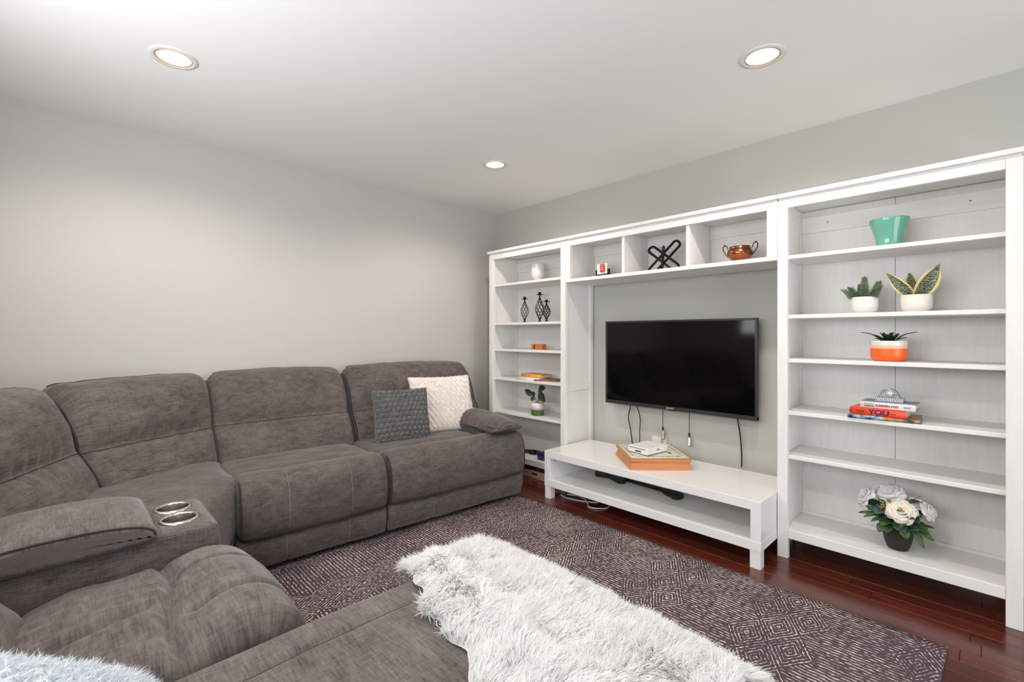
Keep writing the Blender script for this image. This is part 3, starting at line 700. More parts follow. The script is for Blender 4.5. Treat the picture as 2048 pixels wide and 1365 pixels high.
# ------------------------------------------------------------------ fur helper (strands are real ribbons)
def fur(name, Pts, Nrm, length, flow, mat, parent, seed=0, width=.0017, lift=.55, clump=.035, rnd=.35, cl_amt=.7, droop=.25, pull_=.55):
    rs = np.random.RandomState(seed); n = len(Pts)
    def field(p, sc, k):   # cheap smooth pseudo-noise vector field
        a = np.stack([np.sin(p[:,0]*sc+k)+np.sin(p[:,1]*sc*1.31+2.1*k)+np.sin((p[:,0]+p[:,1])*sc*.77+k*.7+p[:,2]*sc),
                      np.sin(p[:,1]*sc*1.13+k*1.7)+np.sin(p[:,0]*sc*.91+k*3.3)+np.sin((p[:,0]-p[:,1])*sc*.83+k*1.9-p[:,2]*sc)], 1)/3
        return a
    fl_ = np.tile(np.asarray(flow, float), (n,1))
    f1 = field(Pts, 9, 1.3+seed); f2 = field(Pts, 23, 4.1+seed); f3 = field(Pts, 60, .7+seed)
    ref = np.tile(np.array([[0.,0,1]]), (n,1)); ref[np.abs(Nrm[:,2])>.95] = (1,0,0)
    T1 = np.cross(Nrm, ref); T1 /= np.linalg.norm(T1,axis=1,keepdims=True); T2 = np.cross(Nrm, T1)
    dev = (f1*.8+f2*.7+f3*.5)*cl_amt
    D = Nrm*lift + fl_ + T1*dev[:,:1] + T2*dev[:,1:] + rs.normal(0,rnd,(n,3))
    D -= Nrm*np.minimum(0,(D*Nrm).sum(1,keepdims=True)-.12); D /= np.linalg.norm(D,axis=1,keepdims=True)
    # clumping: pull tips to cell centres
    cell = np.floor(Pts/clump+rs.rand(3)*5); off = (np.sin(cell*12.9898+cell[:,::-1]*78.233+seed)*43758.5453)%1
    ctr = (np.floor(Pts/clump)+.5)*clump + (off-.5)*clump*.8
    Lg = length*(.65+.5*rs.rand(n,1))
    mid = Pts+D*Lg*.55
    D2 = D*1.0+fl_*.5; D2[:,2] -= droop; D2 /= np.linalg.norm(D2,axis=1,keepdims=True)
    tip = mid+D2*Lg*.5
    pull = (ctr-Pts); pull -= Nrm*(pull*Nrm).sum(1,keepdims=True); tip += pull*pull_; mid += pull*.2
    side = np.cross(D, rs.normal(0,1,(n,3))); side /= np.linalg.norm(side,axis=1,keepdims=True)+1e-9; side *= width*(.7+.6*rs.rand(n,1))
    V = np.empty((n,5,3)); V[:,0] = Pts-side*.5; V[:,1] = Pts+side*.5; V[:,2] = mid-side*.42; V[:,3] = mid+side*.42; V[:,4] = tip
    b_ = (np.arange(n)*5)[:,None]; T = np.concatenate([b_+np.array([[0,1,3]]), b_+np.array([[0,3,2]]), b_+np.array([[2,3,4]])])
    o = fastmesh(name, V.reshape(-1,3), T, mat, parent, smooth=True); o['kind'] = 'stuff'; return o
def sample_grid(fn, n, seed, nu=120, nv=120):
    rs = np.random.RandomState(seed); G = np.array([[fn(i/nu,j/nv) for j in range(nv+1)] for i in range(nu+1)], float)
    u = rs.rand(n)*nu*.99999; v = rs.rand(n)*nv*.99999; i = u.astype(int); j = v.astype(int); fu = (u-i)[:,None]; fv = (v-j)[:,None]
    a,b_,c,d = G[i,j],G[i+1,j],G[i,j+1],G[i+1,j+1]; Pt = a*(1-fu)*(1-fv)+b_*fu*(1-fv)+c*(1-fu)*fv+d*fu*fv
    Nr = np.cross(b_-a, c-a); Nr /= np.linalg.norm(Nr,axis=1,keepdims=True)+1e-12; return Pt, Nr

# ------------------------------------------------------------------ throw over the end of the chaise
throw = thing('fur_throw', 'shaggy silver white faux fur throw draped over the chaise end', 'throw blanket', (-2.25,-2.8,.52)); TO = throw.location
def chaise_top(d):       # height of the chaise along its length, then down over its end
    return None
_pr = resample([(.95,.509),(1.2,.511),(1.33,.508),(1.42,.498),(1.49,.462),(1.522,.40),(1.53,.32),(1.535,.22),(1.54,.10)], 160, False)
_al = [0]
for a_,b__ in zip(_pr[:-1],_pr[1:]): _al.append(_al[-1]+(b__-a_).length)
def along(t):
    t = max(0,min(_al[-1]-1e-6,t)); j = max(i for i in range(len(_al)-1) if _al[i] <= t); f_ = (t-_al[j])/(_al[j+1]-_al[j]); return _pr[j].lerp(_pr[j+1], f_)
def throw_pt(u, v):
    # v across the chaise (0 = far edge, 1 = near), u from the left edge to the hanging hem
    y = -2.318 - .86*v
    left = .205 - .20*min(v,.62)/.62*.62/.62*.72 + .012*math.sin(v*17) + .01*math.sin(v*41)
    p = along(left + (1.02-left)*u); x = -3.63+p.x; z = p.y
    far = sm(.06,0,v); z -= .022*far**1.5; y += .008*far
    fold = .030*math.exp(-((u-.10-.05*v)/.045)**2)*sm(.0,.08,v)*sm(1,.5,v)
    z += .012+fold+.010*noise.noise((x*7,y*7,3))+.006*noise.noise((x*18,y*18,5))
    return (x-TO.x, y-TO.y, z-TO.z)
tb = MB().grid(throw_pt, 60, 60).build('backing', M['furbase'], throw, smooth=True, fixn=False)
Pt, Nr = sample_grid(throw_pt, 330000, 3, 90, 90)
if Nr[:,2].mean() < 0: Nr = -Nr
fur('pile', Pt, Nr, .040, (.14,-.22,0), M['fur'], throw, 5, width=.0026, clump=.026, droop=.28, cl_amt=.75, rnd=.2, pull_=.85)

# ------------------------------------------------------------------ cushions
def pillow(name, label, loc, rz, tilt, w, h, th, mat, rel, fmat, nf, flen, fseed, roll=0, res=110, fw=.0016):
    t = thing(name, label, 'pillow', loc)
    Mx = Matrix.Rotation(rz,4,'Z') @ Matrix.Rotation(tilt,4,'X') @ Matrix.Rotation(roll,4,'Y')
    def side(sg):
        def fn(u, v):
            a, b_ = u*2-1, v*2-1; k = (max(0,1-abs(a)**2.6)*max(0,1-abs(b_)**2.6))**.42
            px = a*(1-.07*(1-abs(b_)**2))*w/2 if False else a*w/2*(1-.06*(1-b_*b_)*abs(a)); pz = b_*h/2*(1-.06*(1-a*a)*abs(b_))
            d = th/2*k + (rel(u,v)*min(1,k*2.5) if rel else 0)
            return tuple(Mx @ Vector((px, -sg*d, pz+h/2)))
        return fn
    mb = MB().grid(side(1), res, res).grid(side(-1), res, res); mb.build('cover', mat, t, smooth=True)
    A, An = sample_grid(side(1), nf, fseed, res, res); B, Bn = sample_grid(side(-1), nf//3, fseed+1, res, res)
    c = np.array(Mx @ Vector((0,0,h/2)))
    for X, Xn in ((A,An),(B,Bn)):
        s = np.sign(((X-c)*Xn).sum(1,keepdims=True)); Xn *= s
    fur('pile', np.concatenate([A,B]), np.concatenate([An,Bn]), flen, (0,0,-.25), fmat, t, fseed, width=fw, clump=.014, rnd=.4, droop=.2)
    return t
def rosette(u, v):
    a, b_ = u*11, v*11; a += .5*(int(b_)%2); fa, fb = a%1-.5, b_%1-.5; r_ = math.hypot(fa,fb); an = math.atan2(fb,fa)
    return .016*math.cos(min(r_*1.7,1)*PI*.5)+.004*math.sin(an*2+r_*14)
def twist(u, v):
    return .007*math.sin((u*26+v*15)*PI)*(.6+.4*math.sin(v*60+u*12))
pillow('throw_pillow', 'square ivory plush pillow leaning in the sofa corner by the armrest', (-1.105,-.660,.468), R(-14), R(-22), .50, .445, .16, M['wpil'], twist, M['wpfur'], 42000, .009, 21)
pillow('throw_pillow', 'square charcoal textured plush pillow in front of the ivory one', (-1.515,-.725,.460), R(-17), R(-20), .395, .385, .14, M['dpil'], rosette, M['dpfur'], 36000, .006, 31)
pillow('throw_pillow', 'pale grey shaggy pillow at the lower left corner of the photo', (-3.07,-2.645,.540), R(100), R(-55), .39, .37, .15, M['npil'], twist, M['npfur'], 42000, .016, 41, fw=.0014)

# ------------------------------------------------------------------ things on the right bookcase
def put(name, label, cat, loc, rz=0, group=None): return thing(name, label, cat, loc, rz, group)
def leaf(mb, base, tip, width, bend=.0, up=(0,0,1), n=6, m=2, mi=0, cup=.15, shape=None, mfun=None):
    base = Vector(base); tip = Vector(tip); ax = tip-base; L = ax.length; t = ax.normalized(); u = Vector(up)
    sd = t.cross(u)
    if sd.length < 1e-4: sd = t.cross(Vector((1,0,0)))
    sd.normalize(); nr = sd.cross(t)
    sh = shape or (lambda x: math.sin(PI*min(1,x*.93+.05))**.75)
    def fn(a, b_):
        w = width/2*sh(a); q = b_*2-1
        return base+ax*a+sd*(w*q)+nr*(bend*L*math.sin(PI*a)+cup*w*q*q)
    mb.grid(fn, n, m*2, mi, (lambda i,j: mfun(i,j)) if mfun else None); return mb
# teal pot
t = put('plant_pot', 'empty teal glazed pot with a slanted rim on the top shelf', 'pot', (-.19,-3.150,1.638))
prof = [(.047,.0),(.052,.004),(.054,.03),(.057,.055),(.064,.085),(.074,.118),(.080,.142),(.0805,.149),(.077,.150),(.073,.138),(.058,.085),(.049,.05),(.045,.012),(.0,.011)]
MB().lathe(prof, 48).build('body', M['teal'], t, smooth=True)
# succulent
def bowlpot(t, r, h, mat): MB().lathe([(r*.62,0),(r*.80,.004),(r*.95,h*.22),(r,h*.45),(r,h),(r*.94,h),(r*.93,h*.86),(.0,h*.84)], 40).build('pot', mat, t, smooth=True); MB().lathe([(.0,h*.87),(r*.93,h*.86)], 24).build('soil', M['soil'], t, smooth=True)
t = put('potted_succulent', 'bushy grey green succulent in a small white pot', 'potted plant', (-.235,-3.057,1.316)); bowlpot(t, .057, .083, M['ceramic'])
def fleshy(mb, c, ax, L, r, n=7):
    c = Vector(c); ax = Vector(ax).normalized(); pts = [c+ax*L*k/6 for k in range(7)]; mb.tube(pts, [r*.5,r*.9,r,r*.95,r*.75,r*.45,r*.08], n)
rr = random.Random(3)
for k,(dx,dy,hh,lean) in enumerate([(0,.0,.100,(0,0)),(-.02,.030,.060,(0,.55)),(.02,-.035,.080,(0,-.35)),(-.03,-.012,.066,(-.4,0)),(.03,.02,.075,(.35,.1)),(-.025,-.040,.060,(-.1,-.6)),(-.015,.045,.062,(-.1,.95))]):
    mb = MB(); ax = Vector((lean[0],lean[1],1)).normalized(); b0 = Vector((dx*.8,dy*.8,.065))
    lev = int(hh/.0085)
    for l in range(lev):
        z = .012+hh*l/lev; nleaf = 6
        for q in range(nleaf):
            an = 2*PI*(q/nleaf)+l*1.1; out = Vector((math.cos(an),math.sin(an),.25+.9*l/lev)); c = b0+ax*z; L = .031*(1-.3*l/lev)
            fleshy(mb, c, (out+ax*.25), L, .0052*(1-.25*l/lev))
    fleshy(mb, b0+ax*(hh+.008), ax, .02, .005)
    mb.build('leaf_cluster', M['succ'] if k%2==0 else M['succt'], t, smooth=True, fixn=False)
# snake plant
t = put('potted_snake_plant', 'dwarf snake plant with yellow-edged striped leaves in a white pot', 'potted plant', (-.225,-3.255,1.316)); bowlpot(t, .060, .083, M['ceramic'])
def snake_mat():
    m, nt, b = nm('striped_snake_leaf'); L = nt.links.new; tc = N(nt,'ShaderNodeTexCoord')
    w = N(nt,'ShaderNodeTexWave'); w.bands_direction = 'Z'; w.inputs['Scale'].default_value = 38; w.inputs['Distortion'].default_value = 9; w.inputs['Detail'].default_value = 3; w.inputs['Detail Scale'].default_value = 2.5
    L(tc.outputs['Object'], w.inputs['Vector']); r = N(nt,'ShaderNodeValToRGB'); e = r.color_ramp.elements; e[0].position = .45; e[1].position = .75
    e[0].color = (*lin((34,50,40)),1); e[1].color = (*lin((150,160,128)),1); L(w.outputs[0], r.inputs[0]); L(r.outputs[0], b.inputs['Base Color']); b.inputs['Roughness'].default_value = .4; return m
M['snake'] = snake_mat()
for (b0, tip, wd, up) in [((-.005,.008,.07),(-.02,.108,.196),.056,(-1,.25,.2)),((-.012,-.006,.07),(-.035,-.086,.222),.078,(-1,-.45,.25)),((.02,.008,.07),(.045,.030,.200),.05,(-1,0,.3)),((.02,-.01,.07),(.055,-.030,.185),.045,(-1,-.2,.2))]:
    leaf(MB(), b0, tip, wd, .06, up, 12, 4, 0, .35, shape=lambda x: (.62+.38*math.sin(PI*min(1,x*1.15)))*(1-x**5)**.8 if x < 1 else 0, mfun=lambda i,j: 1 if j in (0,7) else 0).build('leaf', [M['snake'],M['yel']], t, smooth=True, solid=.003)
# orange ribbed pot
t = put('potted_haworthia', 'spiky dark green plant in a ribbed orange and white pot', 'potted plant', (-.25,-3.155,1.078))
h = .100; r0 = .071
MB().lathe([(r0*.78,0),(r0*.90,.005),(r0*.97,.014),(r0,.025)]+[(r0,.025+k*.0075) for k in range(1,10)]+[(r0,h),(r0*.94,h),(r0*.93,h*.9),(0,h*.9)], 144, rib=lambda a,z: .012*abs(math.sin(a*24)) if z > .02 else 0, mfun=lambda z,i: 0 if z < .062 else (1 if z < .080 else 2)).build('pot', [M['opot'],M['opotm'],M['ceramic']], t, smooth=True)
mb = MB()
MB().lathe([(.0,h*.92),(r0*.93,h*.91)], 24).build('soil', M['soil'], t)
rr = random.Random(5)
for k in range(16):
    an = k*2.4; ring = k/16; L = .075-.02*ring; el = .25+1.0*ring
    d = Vector((math.cos(an)*math.cos(el),math.sin(an)*math.cos(el),math.sin(el))); leaf(MB(), (math.cos(an)*.008,math.sin(an)*.008,h*.9), Vector((0,0,h*.9))+d*L, .034, .05, (0,0,1), 6, 2, 0, .3, shape=lambda x: (1-x)**.6*(.7+.5*x)).build('leaf', M['leafd'], t, smooth=True, solid=.003)
for sg in (1,-1): leaf(MB(), (-.01,sg*.02,h*.9), (-.02,sg*.107,h*.9+.052), .026, .12, (0,-sg*.3,1), 8, 2, 0, .3, shape=lambda x: (1-x)**.8*(.7+.5*x)).build('leaf', M['leafd'], t, smooth=True, solid=.003)
# book stack and crystal clock
def book(name, label, loc, rz, w, d, h, cover, spine, pages, hard=.003):
    """spine towards the viewer at local x=-d/2, length along y"""
    t = thing(name, label, 'book', loc, rz)
    box('page_block', pages, t, -d/2+.004, d/2-.004, -w/2+.004, w/2-.004, hard, h-hard, .0008)
    box('cover_board', cover, t, -d/2, d/2, -w/2, w/2, 0, hard, .0008); box('cover_board', cover, t, -d/2, d/2, -w/2, w/2, h-hard, h, .0008)
    MB().grid(lambda u,v: (-d/2-.004*math.sin(PI*u)-.0005, -w/2+w*v, h*u), 8, 1).build('spine', spine, t, smooth=True, solid=.002)
    return t
ZB = .7955
bkm, nt_, b_ = nm('photo_cover'); tc = N(nt_,'ShaderNodeTexCoord'); nz = N(nt_,'ShaderNodeTexNoise'); nz.inputs['Scale'].default_value = 34; nz.inputs['Detail'].default_value = 6
nt_.links.new(tc.outputs['Object'], nz.inputs['Vector']); sx_ = N(nt_,'ShaderNodeSeparateXYZ'); nt_.links.new(tc.outputs['Object'], sx_.inputs[0])
ra = N(nt_,'ShaderNodeValToRGB'); ra.color_ramp.elements[0].color = (*lin((26,40,66)),1); ra.color_ramp.elements[1].color = (*lin((178,206,232)),1); ra.color_ramp.elements[0].position = .40; ra.color_ramp.elements[1].position = .62
rb_ = N(nt_,'ShaderNodeValToRGB'); rb_.color_ramp.elements[0].color = (*lin((44,38,34)),1); rb_.color_ramp.elements[1].color = (*lin((196,150,106)),1); rb_.color_ramp.elements[0].position = .36; rb_.color_ramp.elements[1].position = .60
for r__ in (ra,rb_): nt_.links.new(nz.outputs[0], r__.inputs[0])
mxx = N(nt_,'ShaderNodeMix', data_type='RGBA'); nt_.links.new(math_(nt_,'LESS_THAN', sx_.outputs[1], .0), mxx.inputs[0]); nt_.links.new(ra.outputs[0], mxx.inputs[6]); nt_.links.new(rb_.outputs[0], mxx.inputs[7]); nt_.links.new(mxx.outputs[2], b_.inputs['Base Color']); b_.inputs['Roughness'].default_value = .35
M['photocover'] = bkm
BY = -3.145
book('hardcover_book', 'thin picture book with blue and brown cover at the bottom of the stack', (-.252,BY+.005,ZB), R(3), .272, .205, .017, M['photocover'], M['photocover'], M['paper'])
bo = book('hardcover_book', 'thick orange book titled YOU in the middle of the stack', (-.262,BY+.018,ZB+.0175), R(-3), .215, .160, .034, M['orangebook'], M['orangebook'], M['paper'])
def spine_text(bk, body, size, mat, y, z, d, bold=.0005, sx=1): return text('lettering', body, size, mat, bk, frame((-d/2-.0056, y, z), (0,-1,0), (0,0,1)), .0003, bold, sx)
spine_text(bo, 'YOU', .034, M['navy'], -.008, .0165, .160, .0012, 1.1)
def strokes(bk, n, y0, y1, z, hgt, mat, d, tall=0):
    mb = MB(); rs = random.Random(n*3+int(y0*999))
    for k in range(n):
        y = y0+(y1-y0)*k/n; hh = hgt*(1+tall*rs.random()); mb.box(-d/2-.0066, -d/2-.0060, y, y+(y1-y0)/n*.62, z-hh/2, z+hh/2)
    mb.build('fine_print', mat, bk, fixn=False)
strokes(bo, 3, .098, .112, .0165, .010, M['oinkbook'], .160, .6); strokes(bo, 6, .052, .082, .0175, .010, M['oinkbook'], .160, .7); strokes(bo, 8, -.072, -.052, .0165, .004, M['oinkbook'], .160)
bw = book('hardcover_book', 'white-spined book titled SUMMERLAND with a slate blue cover on top', (-.258,BY-.016,ZB+.0525), R(-1), .208, .150, .031, M['bluecover'], M['whitebook'], M['paper'])
spine_text(bw, 'SUMMERLAND', .0125, M['redink'], .000, .0155, .150, .0006, 1.08)
strokes(bw, 12, .050, .090, .0205, .0035, M['greyink'], .150); strokes(bw, 11, .050, .088, .0115, .0050, M['darkink'], .150); strokes(bw, 12, -.090, -.060, .0185, .003, M['greyink'], .150); strokes(bw, 9, -.085, -.062, .0130, .003, M['greyink'], .150)
t = put('crystal_clock', 'small cut crystal mantel clock standing on the book stack', 'clock', (-.265,BY-.016,ZB+.0838), R(-6))
mb = MB(); mb.box(-.019,.019,-.056,.056,0,.022)
base_o = mb.build('base', M['crystal'], t, bevel=.003, seg=2)
arch = [(-.045,.022)]+[(-.036*math.cos(PI*k/14)*(1.0),.022+.010+.033*math.sin(PI*k/14)) for k in range(15)]+[(.045,.022)]
mb = MB(); n_ = len(arch); mb.v = [(-.014,y,z) for y,z in arch]+[(.014,y,z) for y,z in arch]; mb.f = [tuple(range(n_)),tuple(range(2*n_-1,n_-1,-1))]+[(k,(k+1)%n_,n_+(k+1)%n_,n_+k) for k in range(n_)]; mb.m = [0]*len(mb.f)
mb.build('arch', M['crystal'], t, bevel=.002)
mb = MB(); mb.lathe([(.0,.0),(.017,.0),(.019,.002),(.0,.003)], 28); mb.xf(frame((-.0145,0,.041),(0,-1,0),(0,0,1))); mb.build('dial', M['dial'], t, smooth=True)
mb = MB(); mb.tube([( -.0165, .0195*math.cos(2*PI*k/28), .041+.0195*math.sin(2*PI*k/28)) for k in range(28)], .0016, 6, closed=True); mb.build('dial_ring', M['steel'], t, smooth=True)
mb = MB()
for k in range(12): mb.tube([(-.0195,-.052+k*.0087,.004),(-.0195,-.0476+k*.0087,.018)], .0009, 4); mb.tube([(-.0195,-.0476+k*.0087,.004),(-.0195,-.052+k*.0087,.018)], .0009, 4)
mb.build('cut_facets', M['steel'], t)
mb = MB()
for k in range(13):
    a = PI*(k+.5)/13; mb.tube([(-.0145,-.024*math.cos(a),.037+.022*math.sin(a)),(-.0145,-.035*math.cos(a),.034+.030*math.sin(a))], .0009, 4)
mb.build('cut_rays', M['steel'], t)
# flowers
t = put('flower_arrangement', 'white artificial peonies with green leaves in a black pot', 'flower arrangement', (-.235,-3.188,.1595))
MB().lathe([(.034,0),(.040,.003),(.052,.035),(.060,.075),(.062,.118),(.064,.122),(.060,.122),(.056,.11),(.0,.108)], 40).build('pot', M['bpot'], t, smooth=True)
rr = random.Random(11)
def peony(c, ax, r, mat, seed, ns=10):
    rs = random.Random(seed); ax = Vector(ax).normalized(); e1 = ax.orthogonal().normalized(); e2 = ax.cross(e1); mb = MB(); c = Vector(c)
    for ring, (nP, op, sz) in enumerate([(7,1.35,1.0),(7,1.05,.95),(6,.75,.85),(6,.48,.7),(5,.25,.55)]):
        for q in range(nP):
            an = 2*PI*q/nP+ring*.5+rs.uniform(-.2,.2); o = op+rs.uniform(-.1,.1); out = e1*math.cos(an)+e2*math.sin(an); sd = ax.cross(out)
            def fn(a, b_):
                q2 = (b_*2-1); ph = o*(.35+.75*a); R_ = r*sz*a
                p = c + (out*math.sin(ph)+ax*math.cos(ph))*R_*1.02 - ax*r*.35; wid = r*.62*sz*math.sin(PI*min(1,.12+a*.80))**.8
                edge = .06*r*math.sin(q2*7+seed+q)*a
                return p + sd*q2*wid + (ax*math.cos(o)-out*.5)*(.30*wid*q2*q2) + ax*edge
            mb.grid(fn, 6, 6)
    for q in range(ns):
        an = rs.random()*6.28; d = ax+ (e1*math.cos(an)+e2*math.sin(an))*.35; mb.tube([c-ax*r*.2, c+d*r*.25], .0016, 4, mi=1)
    f_ = mb.build('peony', [mat,M['stamen']], t, smooth=True, solid=.0012, fixn=False); return f_
FL = [((-.072,-.020,.212),(-.80,-.12,.58),.064,M['petal'],1),((.0,.030,.272),(-.45,.20,.85),.062,M['petalw'],2),((-.015,.128,.228),(-.40,.75,.52),.056,M['petalw'],3),((-.005,-.115,.215),(-.25,-.85,.45),.048,M['petalw'],4),((.01,-.072,.240),(-.25,-.35,.85),.042,M['petalw'],5),((.065,.03,.22),(.9,.2,.5),.055,M['petalw'],6)]
for c, ax, r_, m_, s_ in FL:
    peony(c, ax, r_, m_, s_, 10 if s_ == 1 else 0); MB().tube([(0,0,.10),(c[0]*.5,c[1]*.5,.14),Vector(c)-Vector(ax).normalized()*r_*.4], .0028, 6).build('stem', M['leaf'], t, smooth=True)
for k in range(80):
    an = rr.random()*2*PI; el = rr.uniform(-.25,.9); L = rr.uniform(.045,.085); rad = rr.uniform(.03,.07); b0 = Vector((math.cos(an)*rad,math.sin(an)*rad*1.2,rr.uniform(.12,.205)))
    if k < 40: d = Vector((math.cos(an)*math.cos(el)*.8-.15,math.sin(an)*math.cos(el)*1.1,math.sin(el)*.7))
    else: d = Vector((-.55-.3*rr.random(),rr.uniform(-.9,.9),rr.uniform(-.5,.35)))
    mt_ = M['leaf'] if k%3 else M['leafb']
    if k%3 == 0: leaf(MB(), b0, b0+d.normalized()*L*.75, L*.62, .05, (-.5,0,.8), 6, 2, 0, .1).build('leaf', mt_, t, smooth=True, solid=.001)
    else: leaf(MB(), b0, b0+d.normalized()*L, L*.36, .10, (-.3,0,.9), 6, 2, 0, .3).build('leaf', mt_, t, smooth=True, solid=.001)
for (b0,tip,w_) in [((-.045,.03,.15),(-.095,.052,.125),.046),((-.05,.055,.16),(-.085,.115,.20),.034),((-.03,.05,.17),(-.06,.125,.135),.024),((-.06,.0,.15),(-.10,-.012,.12),.036),((-.03,.02,.2),(-.07,.045,.225),.035),((-.02,-.03,.235),(-.045,-.085,.262),.026),((-.03,-.055,.13),(-.055,-.135,.095),.034),((-.03,-.055,.13),(-.055,-.100,.052),.030),((-.03,-.05,.14),(-.05,-.12,.125),.03),((-.03,.06,.15),(-.05,.135,.155),.022),((-.04,.02,.13),(-.085,.035,.062+.03),.04),((-.05,-.02,.125),(-.085,-.045,.085),.042),((-.05,.045,.125),(-.078,.062,.085),.04)]:
    leaf(MB(), b0, tip, w_, .08, (-.6,0,.7), 6, 2, 0, .25).build('leaf', M['leaf'], t, smooth=True, solid=.001)
for (y,z) in [(.055,.205),(.045,.195),(.062,.192),(.03,.235)]:
    leaf(MB(), (-.055,y,z), (-.075,y-.012,z+.018), .020, .1, (-1,0,.3), 5, 2, 0, .3).build('bud', M['leafy'], t, smooth=True, solid=.0015)
MB().tube([(0,-.02,.20),(-.01,-.055,.255),(-.005,-.085,.278)], .0012, 5).build('twig', M['leafd'], t, smooth=True)

# ------------------------------------------------------------------ things on the left bookcase
t = put('ceramic_cup', 'white rounded ceramic cup on the top shelf of the corner bookcase', 'cup', (-.20,-.760,1.668))
MB().lathe([(.030,0),(.031,.006),(.024,.014),(.030,.024),(.050,.045),(.058,.075),(.059,.150),(.061,.160),(.057,.160),(.055,.15),(.054,.08),(.045,.05),(.0,.03)], 40).build('body', M['ceramic'], t, smooth=True)
def candle(x, y, h, r, lab):
    t = put('candle_holder', lab, 'candle holder', (x,y,1.316), group='black lattice candle holders')
    MB().lathe([(.028,0),(.029,.004),(.012,.010),(.007,.02),(.006,.032)], 24).build('foot', M['blackmetal'], t, smooth=True)
    z0, z1 = .025, h*.80; mb = MB()
    def rad(k): return .006+(r-.006)*math.sin(PI*k**1.0)**1.3
    for dr in (1,-1):
        for s_ in range(8):
            pts = []
            for q in range(17):
                k = q/16; a = 2*PI*s_/8+dr*k*PI*.85; pts.append((rad(k)*math.cos(a),rad(k)*math.sin(a),z0+(z1-z0)*k))
            mb.tube(pts, .0021, 5)
    mb.build('lattice_body', M['blackmetal'], t, smooth=True, fixn=False)
    MB().lathe([(.006,z1-.01),(.006,h*.88),(.010,h*.90),(.030,h*.915),(.030,h*.93),(.010,h*.935),(.012,h*.94),(.013,h),(.010,h),(.009,h*.96),(0,h*.96)], 24).build('candle_cup', M['blackmetal'], t, smooth=True)
candle(-.20,-.600,.235,.036,'medium black lattice candle holder standing apart on the left'); candle(-.17,-.756,.268,.040,'tallest of the three black lattice candle holders'); candle(-.235,-.893,.190,.033,'shortest of the three black lattice candle holders')
t = put('wooden_box', 'small orange wooden block with a dark window on the corner bookcase', 'box', (-.20,-.772,1.080), R(4))
box('body', M['obox'], t, -.03,.03,-.061,.061,0,.046,.004); box('window', M['darkink'], t, -.0308,-.029,.016,.036,.006,.041,.001); box('side_trim', M['pine'], t, -.0306,-.029,.008,.016,.003,.043,.0005)
lb = book('notebook', 'white spiral notebook lying at the bottom of the left book pile', (-.245,-.755,.820), R(6), .25, .17, .020, M['whitebook'], M['whitebook'], M['paper'], .0015)
lb3 = book('notebook', 'thin brown edged notebook lying askew under the amber book', (-.235,-.905,.8205), R(30), .20, .15, .012, M['tan'], M['tan'], M['paper'], .001)
lb2 = book('hardcover_book', 'amber orange book on top of the left book pile', (-.205,-.755,.8405), R(-4), .255, .14, .026, M['amber'], M['amber'], M['paper'])
t = put('potted_plant', 'small dark-leaved plant in a white and green banded pot', 'potted plant', (-.265,-.817,.520))
MB().lathe([(.050,0),(.054,.004),(.055,.02),(.055,.050),(.055,.051),(.055,.105),(.051,.105),(.05,.09),(.0,.088)], 40, mfun=lambda z,i: 0 if z < .052 else 1).build('pot', [M['gpot'],M['ceramic']], t, smooth=True)
# split the wall so the two bands meet cleanly
MB().lathe([(.0555,.05),(.0555,.104)], 40).build('white_band', M['ceramic'], t, smooth=True)
MB().lathe([(.0,.094),(.05,.093)], 20).build('soil', M['soil'], t)
for (tip, w_, st) in [((-.02,.095,.195),.045,(-.01,.03,.16)),((-.02,-.085,.235),.055,(-.01,-.02,.215)),((-.03,-.095,.150),.058,(-.02,-.045,.20)),((-.04,-.005,.185),.055,(-.03,.012,.17)),((-.03,.040,.140),.036,(-.02,.022,.13))]:
    st = Vector(st); tp = Vector(tip); MB().tube([(0,0,.09),(st.x*.4,st.y*.5,.13),st], .0022, 5).build('stem', M['leaf'], t, smooth=True)
    leaf(MB(), st, tp+(tp-st)*.45, w_*1.1, .08, (-1,0,.35), 8, 3, 0, .2).build('leaf', M['leafd'], t, smooth=True, solid=.0015)
t = put('game_controller', 'black controller on the bottom shelf of the corner bookcase', 'controller', (-.22,-.720,.1595), R(20))
mb = MB(); mb.lathe([(.0,.0),(.03,.002),(.035,.02),(.026,.034),(.0,.038)], 20); mb.build('body', M['blackplastic'], t, smooth=True)
MB().tube([(0,.02,.02),(-.01,.06,.022),(-.01,.085,.016)], [.018,.016,.011], 10).build('grip', M['blackplastic'], t, smooth=True); MB().tube([(0,-.02,.02),(-.01,-.06,.022),(-.01,-.085,.016)], [.018,.016,.011], 10).build('grip', M['blackplastic'], t, smooth=True)
t = put('card_box', 'small navy blue box on the bottom shelf beside the bench', 'box', (-.275,-.905,.1595)); box('body', M['blue'], t, -.05,.05,-.035,.035,0,.055,.002); box('lid', M['navy'], t, -.051,.051,-.036,.036,.040,.058,.002)
t = put('wooden_tray', 'pale flat wooden tray on the floor under the corner bookcase', 'tray', (-.20,-.80,0)); 
box('base', M['palewood'], t, -.14,.14,-.33,.33,0,.012,.002)
for a in ((-.14,-.125,-.33,.33),(.125,.14,-.33,.33),(-.125,.125,-.33,-.315),(-.125,.125,.315,.33)): box('rim', M['palewood'], t, *a, .012,.060,.002)
box('label_slot', M['blackplastic'], t, -.1415,-.1395,-.08,-.02,.028,.044,.0005)

